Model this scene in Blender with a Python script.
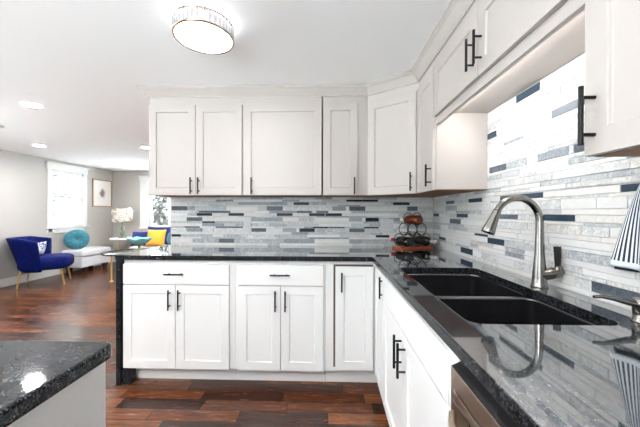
import bpy, bmesh, math, random
from mathutils import Vector, Matrix
S = 0.0254                      # everything below is laid out in inches
PI = math.pi
random.seed(7)
sc = bpy.context.scene
COL = sc.collection
for o in list(bpy.data.objects):
    bpy.data.objects.remove(o, do_unlink=True)

# ------------------------------------------------------------------ camera, world, exposure
F_PX, YAW, PITCH, ROLL = 289.137, 0.030, -0.004, 0.002
CAM = Vector((-37.18, -103.14, 47.90))
cd = bpy.data.cameras.new('camera')
cd.sensor_fit = 'HORIZONTAL'; cd.sensor_width = 36.0
cd.lens = F_PX / 640 * 36.0
cd.clip_start = 0.03; cd.clip_end = 200
cam = bpy.data.objects.new('camera', cd); COL.objects.link(cam)
cy_, sy_ = math.cos(YAW), math.sin(YAW)
fwd = Vector((-sy_ * math.cos(PITCH), cy_ * math.cos(PITCH), math.sin(PITCH)))
rt = Vector((cy_, sy_, 0)); up = rt.cross(fwd)
r2 = rt * math.cos(ROLL) + up * math.sin(ROLL); u2 = up * math.cos(ROLL) - rt * math.sin(ROLL)
m = Matrix((r2, u2, -fwd)).transposed().to_4x4(); m.translation = CAM * S
cam.matrix_world = m
sc.camera = cam

w = bpy.data.worlds.new('sky'); sc.world = w; w.use_nodes = True
bg = w.node_tree.nodes['Background']
bg.inputs[0].default_value = (0.95, 0.975, 1.0, 1); bg.inputs[1].default_value = 3.2
sd = bpy.data.lights.new('sun', 'SUN'); sd.energy = 84.0; sd.angle = 0.01; sd.color = (0.98, 0.985, 1.0)
sun = bpy.data.objects.new('sun', sd); COL.objects.link(sun)
sun.rotation_euler = Vector((-math.cos(math.radians(74)), 0.0, -math.sin(math.radians(74)))).to_track_quat('-Z', 'Y').to_euler()
sc.view_settings.view_transform = 'Standard'; sc.view_settings.look = 'None'
sc.view_settings.gamma = 1.0; sc.view_settings.use_curve_mapping = False
sc.view_settings.exposure = 0.88
sc.cycles.use_denoising = True
sc.cycles.max_bounces = 14; sc.cycles.diffuse_bounces = 10; sc.cycles.glossy_bounces = 5
sc.cycles.transparent_max_bounces = 12; sc.cycles.transmission_bounces = 8
sc.cycles.sample_clamp_indirect = 8.0
sc.cycles.caustics_reflective = False; sc.cycles.caustics_refractive = False

CAN_W = 400.0       # recessed lamps
DRUM_W = 17.0       # flush crystal lamp
STRIP_W = 22.0      # strip under the cabinet over the sink
WARM = (1.0, 0.985, 0.97)

# ------------------------------------------------------------------ materials
def srgb(r, g, b):
    f = lambda c: (c / 255 / 12.92) if c <= 10 else ((c / 255 + 0.055) / 1.055) ** 2.4
    return (f(r), f(g), f(b), 1)
def mat(name, col, rough=0.5, metal=0.0, spec=0.5, coat=0.0, sheen=0.0, trans=0.0, ior=1.45):
    M = bpy.data.materials.new(name); M.use_nodes = True
    b = M.node_tree.nodes['Principled BSDF']
    b.inputs['Base Color'].default_value = tuple(col[:3]) + (1,)
    b.inputs['Roughness'].default_value = rough; b.inputs['Metallic'].default_value = metal
    b.inputs['Specular IOR Level'].default_value = spec; b.inputs['Coat Weight'].default_value = coat
    b.inputs['Coat Roughness'].default_value = 0.03
    b.inputs['Sheen Weight'].default_value = sheen; b.inputs['Transmission Weight'].default_value = trans
    b.inputs['IOR'].default_value = ior
    return M
def N(M, t, **kw):
    n = M.node_tree.nodes.new(t)
    for k, v in kw.items(): setattr(n, k, v)
    return n
def L(M, a, b): M.node_tree.links.new(a, b)
def bsdf(M): return M.node_tree.nodes['Principled BSDF']
def ramp(M, stops, interp='LINEAR'):
    r = N(M, 'ShaderNodeValToRGB'); e = r.color_ramp; e.interpolation = interp
    while len(e.elements) < len(stops): e.elements.new(0.5)
    for el, (p, c) in zip(e.elements, stops): el.position = p; el.color = tuple(c[:3]) + (1,)
    return r
def objco(M, scale=(1, 1, 1), geo=False):
    mp = N(M, 'ShaderNodeMapping'); mp.inputs['Scale'].default_value = scale
    if geo: L(M, N(M, 'ShaderNodeNewGeometry').outputs['Position'], mp.inputs['Vector'])
    else: L(M, N(M, 'ShaderNodeTexCoord').outputs['Object'], mp.inputs['Vector'])
    return mp.outputs['Vector']
def noise(M, vec, scale, detail=3.0, rough=0.55, dist=0.0):
    n = N(M, 'ShaderNodeTexNoise'); n.inputs['Scale'].default_value = scale
    n.inputs['Detail'].default_value = detail; n.inputs['Roughness'].default_value = rough
    n.inputs['Distortion'].default_value = dist; L(M, vec, n.inputs['Vector']); return n
def bump(M, h, strength=0.2, dist=0.002):
    b = N(M, 'ShaderNodeBump'); b.inputs['Strength'].default_value = strength
    b.inputs['Distance'].default_value = dist; L(M, h, b.inputs['Height'])
    L(M, b.outputs['Normal'], bsdf(M).inputs['Normal'])
def math_(M, op, a, b=None):
    n = N(M, 'ShaderNodeMath', operation=op)
    for i, v in enumerate((a, b)):
        if v is None: continue
        if isinstance(v, (int, float)): n.inputs[i].default_value = v
        else: L(M, v, n.inputs[i])
    return n.outputs[0]
def emit(name, col, strength):
    M = bpy.data.materials.new(name); M.use_nodes = True
    b = bsdf(M); b.inputs['Base Color'].default_value = (0.8, 0.8, 0.8, 1)
    b.inputs['Emission Color'].default_value = tuple(col[:3]) + (1,)
    b.inputs['Emission Strength'].default_value = strength
    return M

def painted(name, col, rough, amt=0.02):
    M = mat(name, col, rough)
    n = noise(M, objco(M), 300.0, 2.0); bump(M, n.outputs['Fac'], amt, 0.001)
    return M
MT = {}
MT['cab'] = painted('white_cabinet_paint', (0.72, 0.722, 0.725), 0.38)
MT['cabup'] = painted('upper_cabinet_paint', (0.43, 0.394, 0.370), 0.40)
MT['gap'] = mat('gap_shade', (0.10, 0.075, 0.06), 0.7)
MT['plywood'] = None
MT['trim'] = painted('trim_paint', (0.84, 0.84, 0.83), 0.4)
MT['ceil'] = painted('ceiling_paint', (0.92, 0.925, 0.93), 0.9, 0.05)
MT['wall'] = painted('wall_paint', (0.49, 0.475, 0.455), 0.85, 0.05)
MT['black'] = mat('matt_black_metal', (0.008, 0.008, 0.009), 0.45, 0.0, spec=0.2)
MT['nickel'] = mat('brushed_nickel', (0.28, 0.27, 0.255), 0.2, 1.0)
MT['steel'] = mat('stainless_steel', (0.56, 0.46, 0.37), 0.30, 1.0)
MT['blackplastic'] = mat('black_plastic', (0.01, 0.01, 0.011), 0.25)
MT['sink'] = mat('black_composite', (0.003, 0.003, 0.004), 0.35, spec=0.06)
MT['sinkrim'] = mat('black_composite_edge', (0.006, 0.007, 0.010), 0.25, spec=0.5, coat=1.0)
bsdf(MT['sinkrim']).inputs['Coat IOR'].default_value = 2.0; bsdf(MT['sinkrim']).inputs['Coat Roughness'].default_value = 0.25
MT['gold'] = mat('gold_metal', (0.75, 0.52, 0.22), 0.3, 1.0)
MT['darkwood'] = mat('dark_wood', (0.03, 0.018, 0.012), 0.5)
MT['white'] = mat('white_gloss', (0.86, 0.86, 0.85), 0.3)
MT['plate'] = mat('outlet_plate_plastic', (0.52, 0.53, 0.54), 0.35)
MT['slot'] = mat('outlet_slots', (0.03, 0.03, 0.03), 0.6)
MT['blind'] = mat('blind_white', (0.85, 0.85, 0.84), 0.5)

M = mat('birch_plywood', (0.5, 0.3, 0.15), 0.6); n = noise(M, objco(M, (3, 40, 3)), 4.0, 4.0)
r = ramp(M, [(0.3, srgb(112, 72, 40)), (0.7, srgb(146, 100, 60))]); L(M, n.outputs['Fac'], r.inputs[0]); L(M, r.outputs[0], bsdf(M).inputs['Base Color']); MT['plywood'] = M

# polished speckled granite
def granite(name, spec, coat, coat_ior, rough, gain):
    M = mat(name, (0.01, 0.01, 0.01), rough, spec=spec, coat=coat)
    bsdf(M).inputs['Coat IOR'].default_value = coat_ior
    v = objco(M, geo=True)
    vo = N(M, 'ShaderNodeTexVoronoi'); vo.inputs['Scale'].default_value = 380; L(M, v, vo.inputs['Vector'])
    sp = N(M, 'ShaderNodeSeparateColor'); L(M, vo.outputs['Color'], sp.inputs[0])
    g = lambda c: tuple(x * gain for x in c)
    rp = ramp(M, [(0.0, (0.003, 0.003, 0.004)), (0.45, (0.006, 0.006, 0.008)), (0.62, g((0.03, 0.036, 0.044))), (0.85, g((0.10, 0.115, 0.135))), (1.0, g((0.17, 0.18, 0.20)))])
    L(M, sp.outputs[0], rp.inputs[0])
    n2 = noise(M, v, 60.0, 3.0)
    rp2 = ramp(M, [(0.35, (0.35, 0.35, 0.35)), (0.65, (1.2, 1.2, 1.2))]); L(M, n2.outputs['Fac'], rp2.inputs[0])
    mx = N(M, 'ShaderNodeMix', data_type='RGBA', blend_type='MULTIPLY'); mx.inputs[0].default_value = 1.0
    L(M, rp.outputs[0], mx.inputs[6]); L(M, rp2.outputs[0], mx.inputs[7])
    L(M, mx.outputs[2], bsdf(M).inputs['Base Color'])
    return M
MT['granite'] = granite('black_granite', 0.5, 1.0, 2.3, 0.06, 1.0)
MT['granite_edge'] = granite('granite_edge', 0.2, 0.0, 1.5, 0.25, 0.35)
MT['island_granite'] = granite('island_granite', 0.3, 0.0, 1.5, 0.05, 0.5)

# plank floor: rows along X, random plank lengths per row, hand-scraped brown
M = mat('wood_plank_floor', (0.1, 0.05, 0.03), 0.28, spec=0.5)
pos = N(M, 'ShaderNodeNewGeometry').outputs['Position']
sx = N(M, 'ShaderNodeSeparateXYZ'); L(M, pos, sx.inputs[0])
PW = 3.8 * S; PLN = 21 * S
ry = math_(M, 'DIVIDE', sx.outputs[1], PW); row = math_(M, 'FLOOR', ry)
wn = N(M, 'ShaderNodeTexWhiteNoise', noise_dimensions='1D'); L(M, row, wn.inputs['W'])
off = math_(M, 'MULTIPLY', wn.outputs['Value'], 7.0)
rx = math_(M, 'ADD', math_(M, 'DIVIDE', sx.outputs[0], PLN), off); colx = math_(M, 'FLOOR', rx)
cb = N(M, 'ShaderNodeCombineXYZ'); L(M, row, cb.inputs[0]); L(M, colx, cb.inputs[1])
wn2 = N(M, 'ShaderNodeTexWhiteNoise', noise_dimensions='3D'); L(M, cb.outputs[0], wn2.inputs['Vector'])
pl = ramp(M, [(0.0, srgb(54, 28, 18)), (0.3, srgb(78, 42, 25)), (0.55, srgb(110, 60, 35)), (0.8, srgb(140, 84, 52)), (1.0, srgb(96, 64, 48))])
L(M, wn2.outputs['Value'], pl.inputs[0])
mp = N(M, 'ShaderNodeMapping'); mp.inputs['Scale'].default_value = (2.2, 22, 1)
ad = N(M, 'ShaderNodeVectorMath', operation='ADD'); L(M, pos, ad.inputs[0]); L(M, wn2.outputs['Color'], ad.inputs[1])
L(M, ad.outputs[0], mp.inputs['Vector'])
g1 = noise(M, mp.outputs[0], 3.0, 8.0, 0.72, 0.8)
gr = ramp(M, [(0.30, (0.16, 0.145, 0.14)), (0.5, (0.62, 0.62, 0.62)), (0.72, (1.15, 1.08, 1.02))]); L(M, g1.outputs['Fac'], gr.inputs[0])
mx = N(M, 'ShaderNodeMix', data_type='RGBA', blend_type='MULTIPLY'); mx.inputs[0].default_value = 1.0
L(M, pl.outputs[0], mx.inputs[6]); L(M, gr.outputs[0], mx.inputs[7])
fy = math_(M, 'FRACT', ry); fx = math_(M, 'FRACT', rx)
ey = math_(M, 'MINIMUM', fy, math_(M, 'SUBTRACT', 1.0, fy)); ex = math_(M, 'MULTIPLY', math_(M, 'MINIMUM', fx, math_(M, 'SUBTRACT', 1.0, fx)), PLN / PW)
seam = math_(M, 'LESS_THAN', math_(M, 'MINIMUM', ey, ex), 0.022)
mx2 = N(M, 'ShaderNodeMix', data_type='RGBA'); L(M, seam, mx2.inputs[0]); L(M, mx.outputs[2], mx2.inputs[6]); mx2.inputs[7].default_value = (0.012, 0.007, 0.005, 1)
L(M, mx2.outputs[2], bsdf(M).inputs['Base Color'])
hh = math_(M, 'SUBTRACT', g1.outputs['Fac'], math_(M, 'MULTIPLY', seam, 1.0)); bump(M, hh, 0.25, 0.002)
rr = N(M, 'ShaderNodeMapRange'); rr.inputs['To Min'].default_value = 0.14; rr.inputs['To Max'].default_value = 0.36
L(M, g1.outputs['Fac'], rr.inputs['Value']); L(M, rr.outputs[0], bsdf(M).inputs['Roughness'])
MT['floor'] = M

# mosaic strip tiles: colour attribute per tile, alpha says how veined it is
M = mat('marble_strip_tile', (0.7, 0.7, 0.7), 0.28, spec=0.2)
at = N(M, 'ShaderNodeAttribute', attribute_name='tile')
v = objco(M, geo=True)
n1 = noise(M, v, 22.0, 6.0, 0.62, 1.4)
vr = ramp(M, [(0.36, (1, 1, 1)), (0.47, (0.76, 0.77, 0.79)), (0.50, (0.50, 0.52, 0.55)), (0.53, (0.78, 0.79, 0.80)), (0.64, (1.0, 1.0, 1.0))]); L(M, n1.outputs['Fac'], vr.inputs[0])
n3 = noise(M, v, 150.0, 3.0, 0.7)
sr = ramp(M, [(0.36, (0.74, 0.75, 0.77)), (0.50, (1, 1, 1)), (0.62, (1.10, 1.10, 1.10))]); L(M, n3.outputs['Fac'], sr.inputs[0])
mm = N(M, 'ShaderNodeMix', data_type='RGBA', blend_type='MULTIPLY'); L(M, at.outputs['Alpha'], mm.inputs[0])
L(M, at.outputs['Color'], mm.inputs[6]); L(M, vr.outputs[0], mm.inputs[7])
mk = N(M, 'ShaderNodeMix', data_type='RGBA', blend_type='MULTIPLY'); L(M, math_(M, 'MULTIPLY', at.outputs['Alpha'], 0.75), mk.inputs[0])
L(M, mm.outputs[2], mk.inputs[6]); L(M, sr.outputs[0], mk.inputs[7])
L(M, mk.outputs[2], bsdf(M).inputs['Base Color'])
bump(M, n3.outputs['Fac'], 0.12, 0.001)
MT['tile'] = M

# fabrics
def fabric(name, c1, c2, scale, rough=0.9, sheen=0.3, bs=0.25):
    M = mat(name, c1, rough, sheen=sheen); n = noise(M, objco(M), scale, 4.0)
    r = ramp(M, [(0.3, c1), (0.7, c2)]); L(M, n.outputs['Fac'], r.inputs[0]); L(M, r.outputs[0], bsdf(M).inputs['Base Color'])
    bump(M, n.outputs['Fac'], bs, 0.004); return M
MT['velvet'] = fabric('royal_blue_velvet', srgb(3, 10, 58), srgb(6, 26, 102), 30, 0.7, 0.0)
bsdf(MT['velvet']).inputs['Specular IOR Level'].default_value = 0.12
MT['navy'] = fabric('navy_fabric', srgb(12, 22, 88), srgb(24, 40, 124), 60)
MT['yellow'] = fabric('yellow_fabric', srgb(226, 162, 40), srgb(246, 190, 72), 60)
MT['teal'] = fabric('teal_velvet', srgb(6, 80, 96), srgb(36, 128, 146), 28, 0.6, 0.4)
MT['sofa'] = fabric('cream_upholstery', srgb(222, 220, 214), srgb(240, 238, 233), 80)
MT['chaise'] = fabric('pale_grey_upholstery', srgb(196, 200, 206), srgb(222, 225, 229), 80)
M = mat('blue_white_print', (0.9, 0.9, 0.9), 0.9)
n = noise(M, objco(M), 26.0, 2.0, 0.5, 1.0); r = ramp(M, [(0.0, srgb(238, 240, 243)), (0.53, srgb(232, 236, 240)), (0.56, srgb(86, 112, 158)), (0.66, srgb(40, 62, 116))])
L(M, n.outputs['Fac'], r.inputs[0]); L(M, r.outputs[0], bsdf(M).inputs['Base Color']); MT['print'] = M

# diagonal striped towel (stripes follow the cloth's own UV)
M = mat('striped_cotton', (0.8, 0.8, 0.8), 0.95, sheen=0.2)
uv = N(M, 'ShaderNodeUVMap', uv_map='cloth'); su = N(M, 'ShaderNodeSeparateXYZ'); L(M, uv.outputs[0], su.inputs[0])
st = math_(M, 'FRACT', math_(M, 'MULTIPLY', su.outputs[0], 26.0))
on = math_(M, 'LESS_THAN', st, 0.50)
inb = math_(M, 'GREATER_THAN', su.outputs[1], 0.07)
ns = noise(M, objco(M), 900.0, 2.0)
on2 = math_(M, 'MULTIPLY', on, inb)
mx = N(M, 'ShaderNodeMix', data_type='RGBA'); L(M, on2, mx.inputs[0]); mx.inputs[6].default_value = srgb(222, 228, 234); mx.inputs[7].default_value = srgb(32, 42, 54)
L(M, mx.outputs[2], bsdf(M).inputs['Base Color']); bump(M, ns.outputs['Fac'], 0.4, 0.002); MT['towel'] = M

# panes
def pane(name, tint=(0.93, 0.97, 0.97), refl=0.10):
    M = bpy.data.materials.new(name); M.use_nodes = True; nt = M.node_tree; nt.nodes.clear()
    o = N(M, 'ShaderNodeOutputMaterial'); t = N(M, 'ShaderNodeBsdfTransparent'); t.inputs[0].default_value = tint + (1,)
    g = N(M, 'ShaderNodeBsdfGlossy'); g.inputs['Roughness'].default_value = 0.02; g.inputs['Color'].default_value = (0.9, 0.95, 0.95, 1)
    mi = N(M, 'ShaderNodeMixShader'); fr = N(M, 'ShaderNodeLayerWeight'); fr.inputs['Blend'].default_value = refl
    L(M, fr.outputs['Facing'], mi.inputs[0]); L(M, t.outputs[0], mi.inputs[1]); L(M, g.outputs[0], mi.inputs[2]); L(M, mi.outputs[0], o.inputs[0])
    return M
MT['pane'] = pane('window_glass'); MT['tableglass'] = pane('table_glass', (0.80, 0.90, 0.87), 0.35)
MT['aqua'] = mat('aqua_glass', srgb(150, 226, 230), 0.12, spec=0.6, trans=0.35)
MT['greenglass'] = mat('olive_glass', srgb(150, 160, 70), 0.15, trans=0.4)
MT['bottle'] = mat('dark_bottle_glass', (0.006, 0.008, 0.006), 0.05, spec=0.7, coat=0.5)
MT['amber'] = mat('amber_wine_glass', srgb(130, 52, 22), 0.08, spec=0.6, trans=0.25)
MT['foil'] = mat('red_foil', srgb(190, 30, 34), 0.35, 0.4)
MT['ivory'] = mat('ivory_foil', srgb(230, 224, 214), 0.4)
MT['paperlabel'] = mat('cream_paper', srgb(205, 198, 188), 0.8)
MT['brass'] = mat('rack_iron', (0.02, 0.018, 0.017), 0.35, 0.7)
M = mat('cherry_board', (0.3, 0.1, 0.05), 0.35); n = noise(M, objco(M, (2, 30, 2)), 5.0, 4.0)
r = ramp(M, [(0.3, srgb(140, 62, 36)), (0.7, srgb(186, 96, 62))]); L(M, n.outputs['Fac'], r.inputs[0]); L(M, r.outputs[0], bsdf(M).inputs['Base Color']); MT['cherry'] = M
MT['crystal'] = pane('cut_crystal', (0.62, 0.62, 0.64), 0.4)
MT['petal'] = fabric('petal_fabric', srgb(242, 238, 230), srgb(226, 206, 194), 14, 0.8)
MT['petal2'] = fabric('grey_petal_fabric', srgb(170, 160, 156), srgb(206, 190, 170), 14, 0.8)
MT['lampglass'] = mat('sage_glass', srgb(150, 165, 140), 0.1, spec=0.6, trans=0.4)
MT['frame'] = mat('oak_frame', srgb(170, 142, 112), 0.5)
M = mat('watercolour_print', (0.9, 0.9, 0.9), 0.7); v = objco(M)
gd = N(M, 'ShaderNodeTexGradient', gradient_type='SPHERICAL'); mp = N(M, 'ShaderNodeMapping'); mp.inputs['Scale'].default_value = (1, 8, 6.0); L(M, v, mp.inputs['Vector']); L(M, mp.outputs[0], gd.inputs[0])
n = noise(M, v, 9.0, 4.0, 0.6, 0.6); mu = math_(M, 'MULTIPLY', gd.outputs['Fac'], math_(M, 'MULTIPLY', n.outputs['Fac'], 2.2))
r = ramp(M, [(0.0, srgb(240, 238, 236)), (0.30, srgb(236, 232, 230)), (0.48, srgb(206, 186, 178)), (0.75, srgb(120, 108, 112))]); L(M, mu, r.inputs[0]); L(M, r.outputs[0], bsdf(M).inputs['Base Color']); MT['art'] = M
MT['can'] = emit('recessed_lens', WARM, CAN_W); MT['drum'] = emit('frosted_diffuser', WARM, DRUM_W); MT['strip'] = emit('strip_diffuser', (1.0, 0.98, 0.95), STRIP_W)
MT['patio'] = painted('pale_bounce_ground', (0.61, 0.612, 0.62), 0.9)
MT['leaf'] = fabric('foliage_green', srgb(7, 9, 6), srgb(22, 20, 13), 8)
MT['bark'] = mat('bark', srgb(72, 58, 46), 0.9)
MT['siding'] = mat('dark_siding', srgb(70, 66, 56), 0.8)
MT['roof'] = mat('roof_shingle', srgb(60, 62, 70), 0.9)

# ------------------------------------------------------------------ mesh builder
class MB:
    def __init__(s): s.v = []; s.f = []; s.sm = []; s.mi = []; s.cur = 0
    def add(s, vs, fs, smooth=False):
        b = len(s.v); s.v += [Vector(p) for p in vs]
        for f in fs: s.f.append([b + i for i in f]); s.sm.append(smooth); s.mi.append(s.cur)
        return s
    def box(s, x0, x1, y0, y1, z0, z1):
        x0, x1 = min(x0, x1), max(x0, x1); y0, y1 = min(y0, y1), max(y0, y1); z0, z1 = min(z0, z1), max(z0, z1)
        v = [(x0, y0, z0), (x1, y0, z0), (x1, y1, z0), (x0, y1, z0), (x0, y0, z1), (x1, y0, z1), (x1, y1, z1), (x0, y1, z1)]
        return s.add(v, [(0, 3, 2, 1), (4, 5, 6, 7), (0, 1, 5, 4), (1, 2, 6, 5), (2, 3, 7, 6), (3, 0, 4, 7)])
    def prism(s, poly, z0, z1):
        n = len(poly); a = sum(poly[i][0] * poly[(i + 1) % n][1] - poly[(i + 1) % n][0] * poly[i][1] for i in range(n))
        if a < 0: poly = poly[::-1]
        v = [(x, y, z0) for x, y in poly] + [(x, y, z1) for x, y in poly]
        return s.add(v, [tuple(range(n))[::-1], tuple(range(n, 2 * n))] + [(i, (i + 1) % n, n + (i + 1) % n, n + i) for i in range(n)])
    def tube(s, pts, rad, n=14, caps=True, closed=False, smooth=True, squash=None):
        P = [Vector(p) for p in pts]; k = len(P)
        R = rad if isinstance(rad, (list, tuple)) else [rad] * k
        T = []
        for i in range(k):
            a = P[(i - 1) % k] if (closed or i > 0) else P[i]; b = P[(i + 1) % k] if (closed or i < k - 1) else P[i]
            T.append((b - a).normalized())
        u = T[0].orthogonal().normalized(); vs = []
        for i in range(k):
            u = (u - T[i] * u.dot(T[i])).normalized(); w_ = T[i].cross(u)
            for j in range(n):
                a = 2 * PI * j / n; vs.append(P[i] + (u * math.cos(a) + w_ * math.sin(a)) * R[i])
        fs = []
        for i in range(k if closed else k - 1):
            i2 = (i + 1) % k
            for j in range(n): fs.append((i * n + j, i * n + (j + 1) % n, i2 * n + (j + 1) % n, i2 * n + j))
        s.add(vs, fs, smooth)
        if caps and not closed:
            s.add(vs[:n], [tuple(range(n))[::-1]]); s.add(vs[-n:], [tuple(range(n))])
        return s
    def lathe(s, prof, c=(0, 0, 0), axis=(0, 0, 1), n=28, smooth=True):
        ax = Vector(axis).normalized(); u = ax.orthogonal().normalized(); w_ = ax.cross(u); C = Vector(c); vs = []; k = len(prof)
        for r_, z in prof:
            for j in range(n):
                a = 2 * PI * j / n; vs.append(C + ax * z + (u * math.cos(a) + w_ * math.sin(a)) * max(r_, 1e-4))
        fs = [(i * n + j, i * n + (j + 1) % n, (i + 1) * n + (j + 1) % n, (i + 1) * n + j) for i in range(k - 1) for j in range(n)]
        return s.add(vs, fs, smooth)
    def grid(s, fn, nu, nv, smooth=True, closeu=False):
        vs = [fn(i / nu, j / nv) for i in range(nu + 1) for j in range(nv + 1)]
        fs = [(i * (nv + 1) + j, (i + 1) * (nv + 1) + j, (i + 1) * (nv + 1) + j + 1, i * (nv + 1) + j + 1) for i in range(nu) for j in range(nv)]
        return s.add(vs, fs, smooth)
    def blob(s, c, r, n=16, m_=10, fn=None, smooth=True):
        vs = []
        for i in range(m_ + 1):
            th = PI * i / m_
            for j in range(n):
                a = 2 * PI * j / n; d = Vector((math.sin(th) * math.cos(a), math.sin(th) * math.sin(a), math.cos(th)))
                if fn: d = fn(d)
                vs.append(Vector(c) + Vector((d[0] * r[0], d[1] * r[1], d[2] * r[2])))
        fs = [(i * n + j, (i + 1) * n + j, (i + 1) * n + (j + 1) % n, i * n + (j + 1) % n) for i in range(m_) for j in range(n)]
        return s.add(vs, fs, smooth)
    def xform(s, M_):
        s.v = [M_ @ p for p in s.v]; return s
    def build(s, name, mats, parent=None, bevel=0.0, seg=2, sub=0, weld=False, kind=None, loc=None):
        me = bpy.data.meshes.new(name); O = Vector(loc) if loc else Vector((0, 0, 0))
        me.from_pydata([tuple((p - O) * S) for p in s.v], [], s.f)
        me.polygons.foreach_set('use_smooth', s.sm); me.polygons.foreach_set('material_index', s.mi)
        for q in (mats if isinstance(mats, list) else [mats]): me.materials.append(q)
        b = bmesh.new(); b.from_mesh(me)
        if weld: bmesh.ops.remove_doubles(b, verts=b.verts, dist=1e-5)
        bmesh.ops.recalc_face_normals(b, faces=b.faces); b.to_mesh(me); b.free(); me.update()
        o = bpy.data.objects.new(name, me); COL.objects.link(o); o.location = O * S
        if parent: o.parent = parent
        if bevel:
            q = o.modifiers.new('bevel', 'BEVEL'); q.width = bevel * S; q.segments = seg; q.limit_method = 'ANGLE'; q.angle_limit = math.radians(40)
        if sub:
            q = o.modifiers.new('sub', 'SUBSURF'); q.levels = sub; q.render_levels = sub
        if kind: o['kind'] = kind
        return o
def tag(o, label, cat, group=None):
    o['label'] = label; o['category'] = cat
    if group: o['group'] = group
    return o
def thing(name, label, cat, loc=(0, 0, 0), rz=0.0, group=None):
    o = bpy.data.objects.new(name, None); COL.objects.link(o); o.empty_display_size = 0.05
    o.location = Vector(loc) * S; o.rotation_euler = (0, 0, rz)
    return tag(o, label, cat, group)
def dup(root, loc, rz=0.0, label=None):
    r = root.copy(); COL.objects.link(r); r.location = Vector(loc) * S; r.rotation_euler = (0, 0, rz)
    if label: r['label'] = label
    for ch in list(root.children):
        c = ch.copy(); COL.objects.link(c); c.parent = r
        for g in list(ch.children):
            d = g.copy(); COL.objects.link(d); d.parent = c
    return r
def rrect(x0, x1, y0, y1, r, n=5):
    P = []
    for cx, cy, a0 in ((x1 - r, y1 - r, 0), (x0 + r, y1 - r, 90), (x0 + r, y0 + r, 180), (x1 - r, y0 + r, 270)):
        for i in range(n + 1):
            a = math.radians(a0 + 90 * i / n); P.append((cx + r * math.cos(a), cy + r * math.sin(a)))
    return P
def slab(name, loops, z0, z1, b, material, parent=None):
    """flat slab with rounded edges and holes, from 2D outlines"""
    cu = bpy.data.curves.new(name, 'CURVE'); cu.dimensions = '2D'; cu.fill_mode = 'BOTH'
    cu.extrude = ((z1 - z0) / 2 - b) * S; cu.bevel_depth = b * S; cu.offset = -b * S; cu.bevel_resolution = 2
    for lp in loops:
        sp = cu.splines.new('POLY'); sp.points.add(len(lp) - 1); sp.use_cyclic_u = True
        for p, (x, y) in zip(sp.points, lp): p.co = (x * S, y * S, 0, 1)
    t = bpy.data.objects.new(name + '_outline', cu); COL.objects.link(t)
    bpy.context.view_layer.update()
    me = bpy.data.meshes.new_from_object(t.evaluated_get(bpy.context.evaluated_depsgraph_get()))
    bpy.data.objects.remove(t, do_unlink=True); bpy.data.curves.remove(cu)
    me.materials.clear(); me.materials.append(material)
    me.polygons.foreach_set('use_smooth', [False] * len(me.polygons))
    me.transform(Matrix.Translation((0, 0, (z0 + z1) / 2 * S)))
    o = bpy.data.objects.new(name, me); COL.objects.link(o)
    if parent: o.parent = parent
    return o

# ------------------------------------------------------------------ room shell
ZC = 87.14
XL, YF, YN = -244.0, 168.0, -150.0
ST = 'structure'
MB().box(XL - 6, 6, YN - 6, YF + 6, -3, 0).build('floor', MT['floor'], kind=ST)
MB().box(XL - 6, 6, YN - 6, YF + 6, ZC, ZC + 4).build('ceiling', MT['ceil'], kind=ST)
WBX = -94.3                                   # free end of the kitchen wall
wb = MB().box(WBX, -0.02, 0, 4.5, 0.02, ZC - 0.02).build('wall_back', MT['wall'], kind=ST)
wr = MB().box(0, 5, YN, YF, 0.02, ZC - 0.02).build('wall_right', MT['wall'], kind=ST)
W1 = (106.5, 134.2, 36.3, 79.5)               # left window opening: y0 y1 z0 z1
b = MB()
W3 = (-120.0, 4.0, 26.0, 80.5)  # unseen window opening added to bring fill daylight onto ceiling and right wall
b.box(XL - 5, XL, YN, W3[0], 0.02, ZC - 0.02).box(XL - 5, XL, W3[0], W3[1], 0.02, W3[2]).box(XL - 5, XL, W3[0], W3[1], W3[3], ZC - 0.02).box(XL - 5, XL, W3[1], W1[0], 0.02, ZC - 0.02).box(XL - 5, XL, W1[1], YF, 0.02, ZC - 0.02)
b.box(XL - 5, XL, W1[0], W1[1], 0.02, W1[2]).box(XL - 5, XL, W1[0], W1[1], W1[3], ZC - 0.02)
b.build('wall_left', MT['wall'], kind=ST)
W2 = (-209.5, -160.0, 33.0, 78.0)
b = MB()
b.box(XL - 5, W2[0], YF, YF + 5, 0.02, ZC - 0.02).box(W2[1], 5, YF, YF + 5, 0.02, ZC - 0.02)
b.box(W2[0], W2[1], YF, YF + 5, 0.02, W2[2]).box(W2[0], W2[1], YF, YF + 5, W2[3], ZC - 0.02)
b.build('wall_far', MT['wall'], kind=ST)
D1 = (-140.0, -44.0, 0.5, 81.0)               # unseen glazed door added behind the viewer for front fill light
b = MB().box(XL - 5, D1[0], YN - 5, YN, 0.02, ZC - 0.02).box(D1[1], 5, YN - 5, YN, 0.02, ZC - 0.02).box(D1[0], D1[1], YN - 5, YN, D1[3], ZC - 0.02)
b.build('wall_near', MT['wall'], kind=ST)
b = MB(); dw = (D1[1] - D1[0]) / 3
for i in range(3):
    a0, a1 = D1[0] + dw * i, D1[0] + dw * (i + 1); yo = YN - 2 - (i % 2) * 1.3
    b.box(a0, a0 + 2.5, yo - 1, yo, 0.1, D1[3]).box(a1 - 2.5, a1, yo - 1, yo, 0.1, D1[3]).box(a0 + 2.5, a1 - 2.5, yo - 1, yo, 0.1, 30).box(a0 + 2.5, a1 - 2.5, yo - 1, yo, D1[3] - 3, D1[3])  # solid lower panels shaped to keep sunlit ground out of the counter's reflection
pd = b.build('fill_door', MT['trim'], kind=ST)
b = MB()
for i in range(3): b.box(D1[0] + dw * i + 2.5, D1[0] + dw * (i + 1) - 2.5, YN - 2.55 - (i % 2) * 1.3, YN - 2.45 - (i % 2) * 1.3, 30, D1[3] - 3)
b.build('fill_door_glass', MT['pane'], pd)
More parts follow.
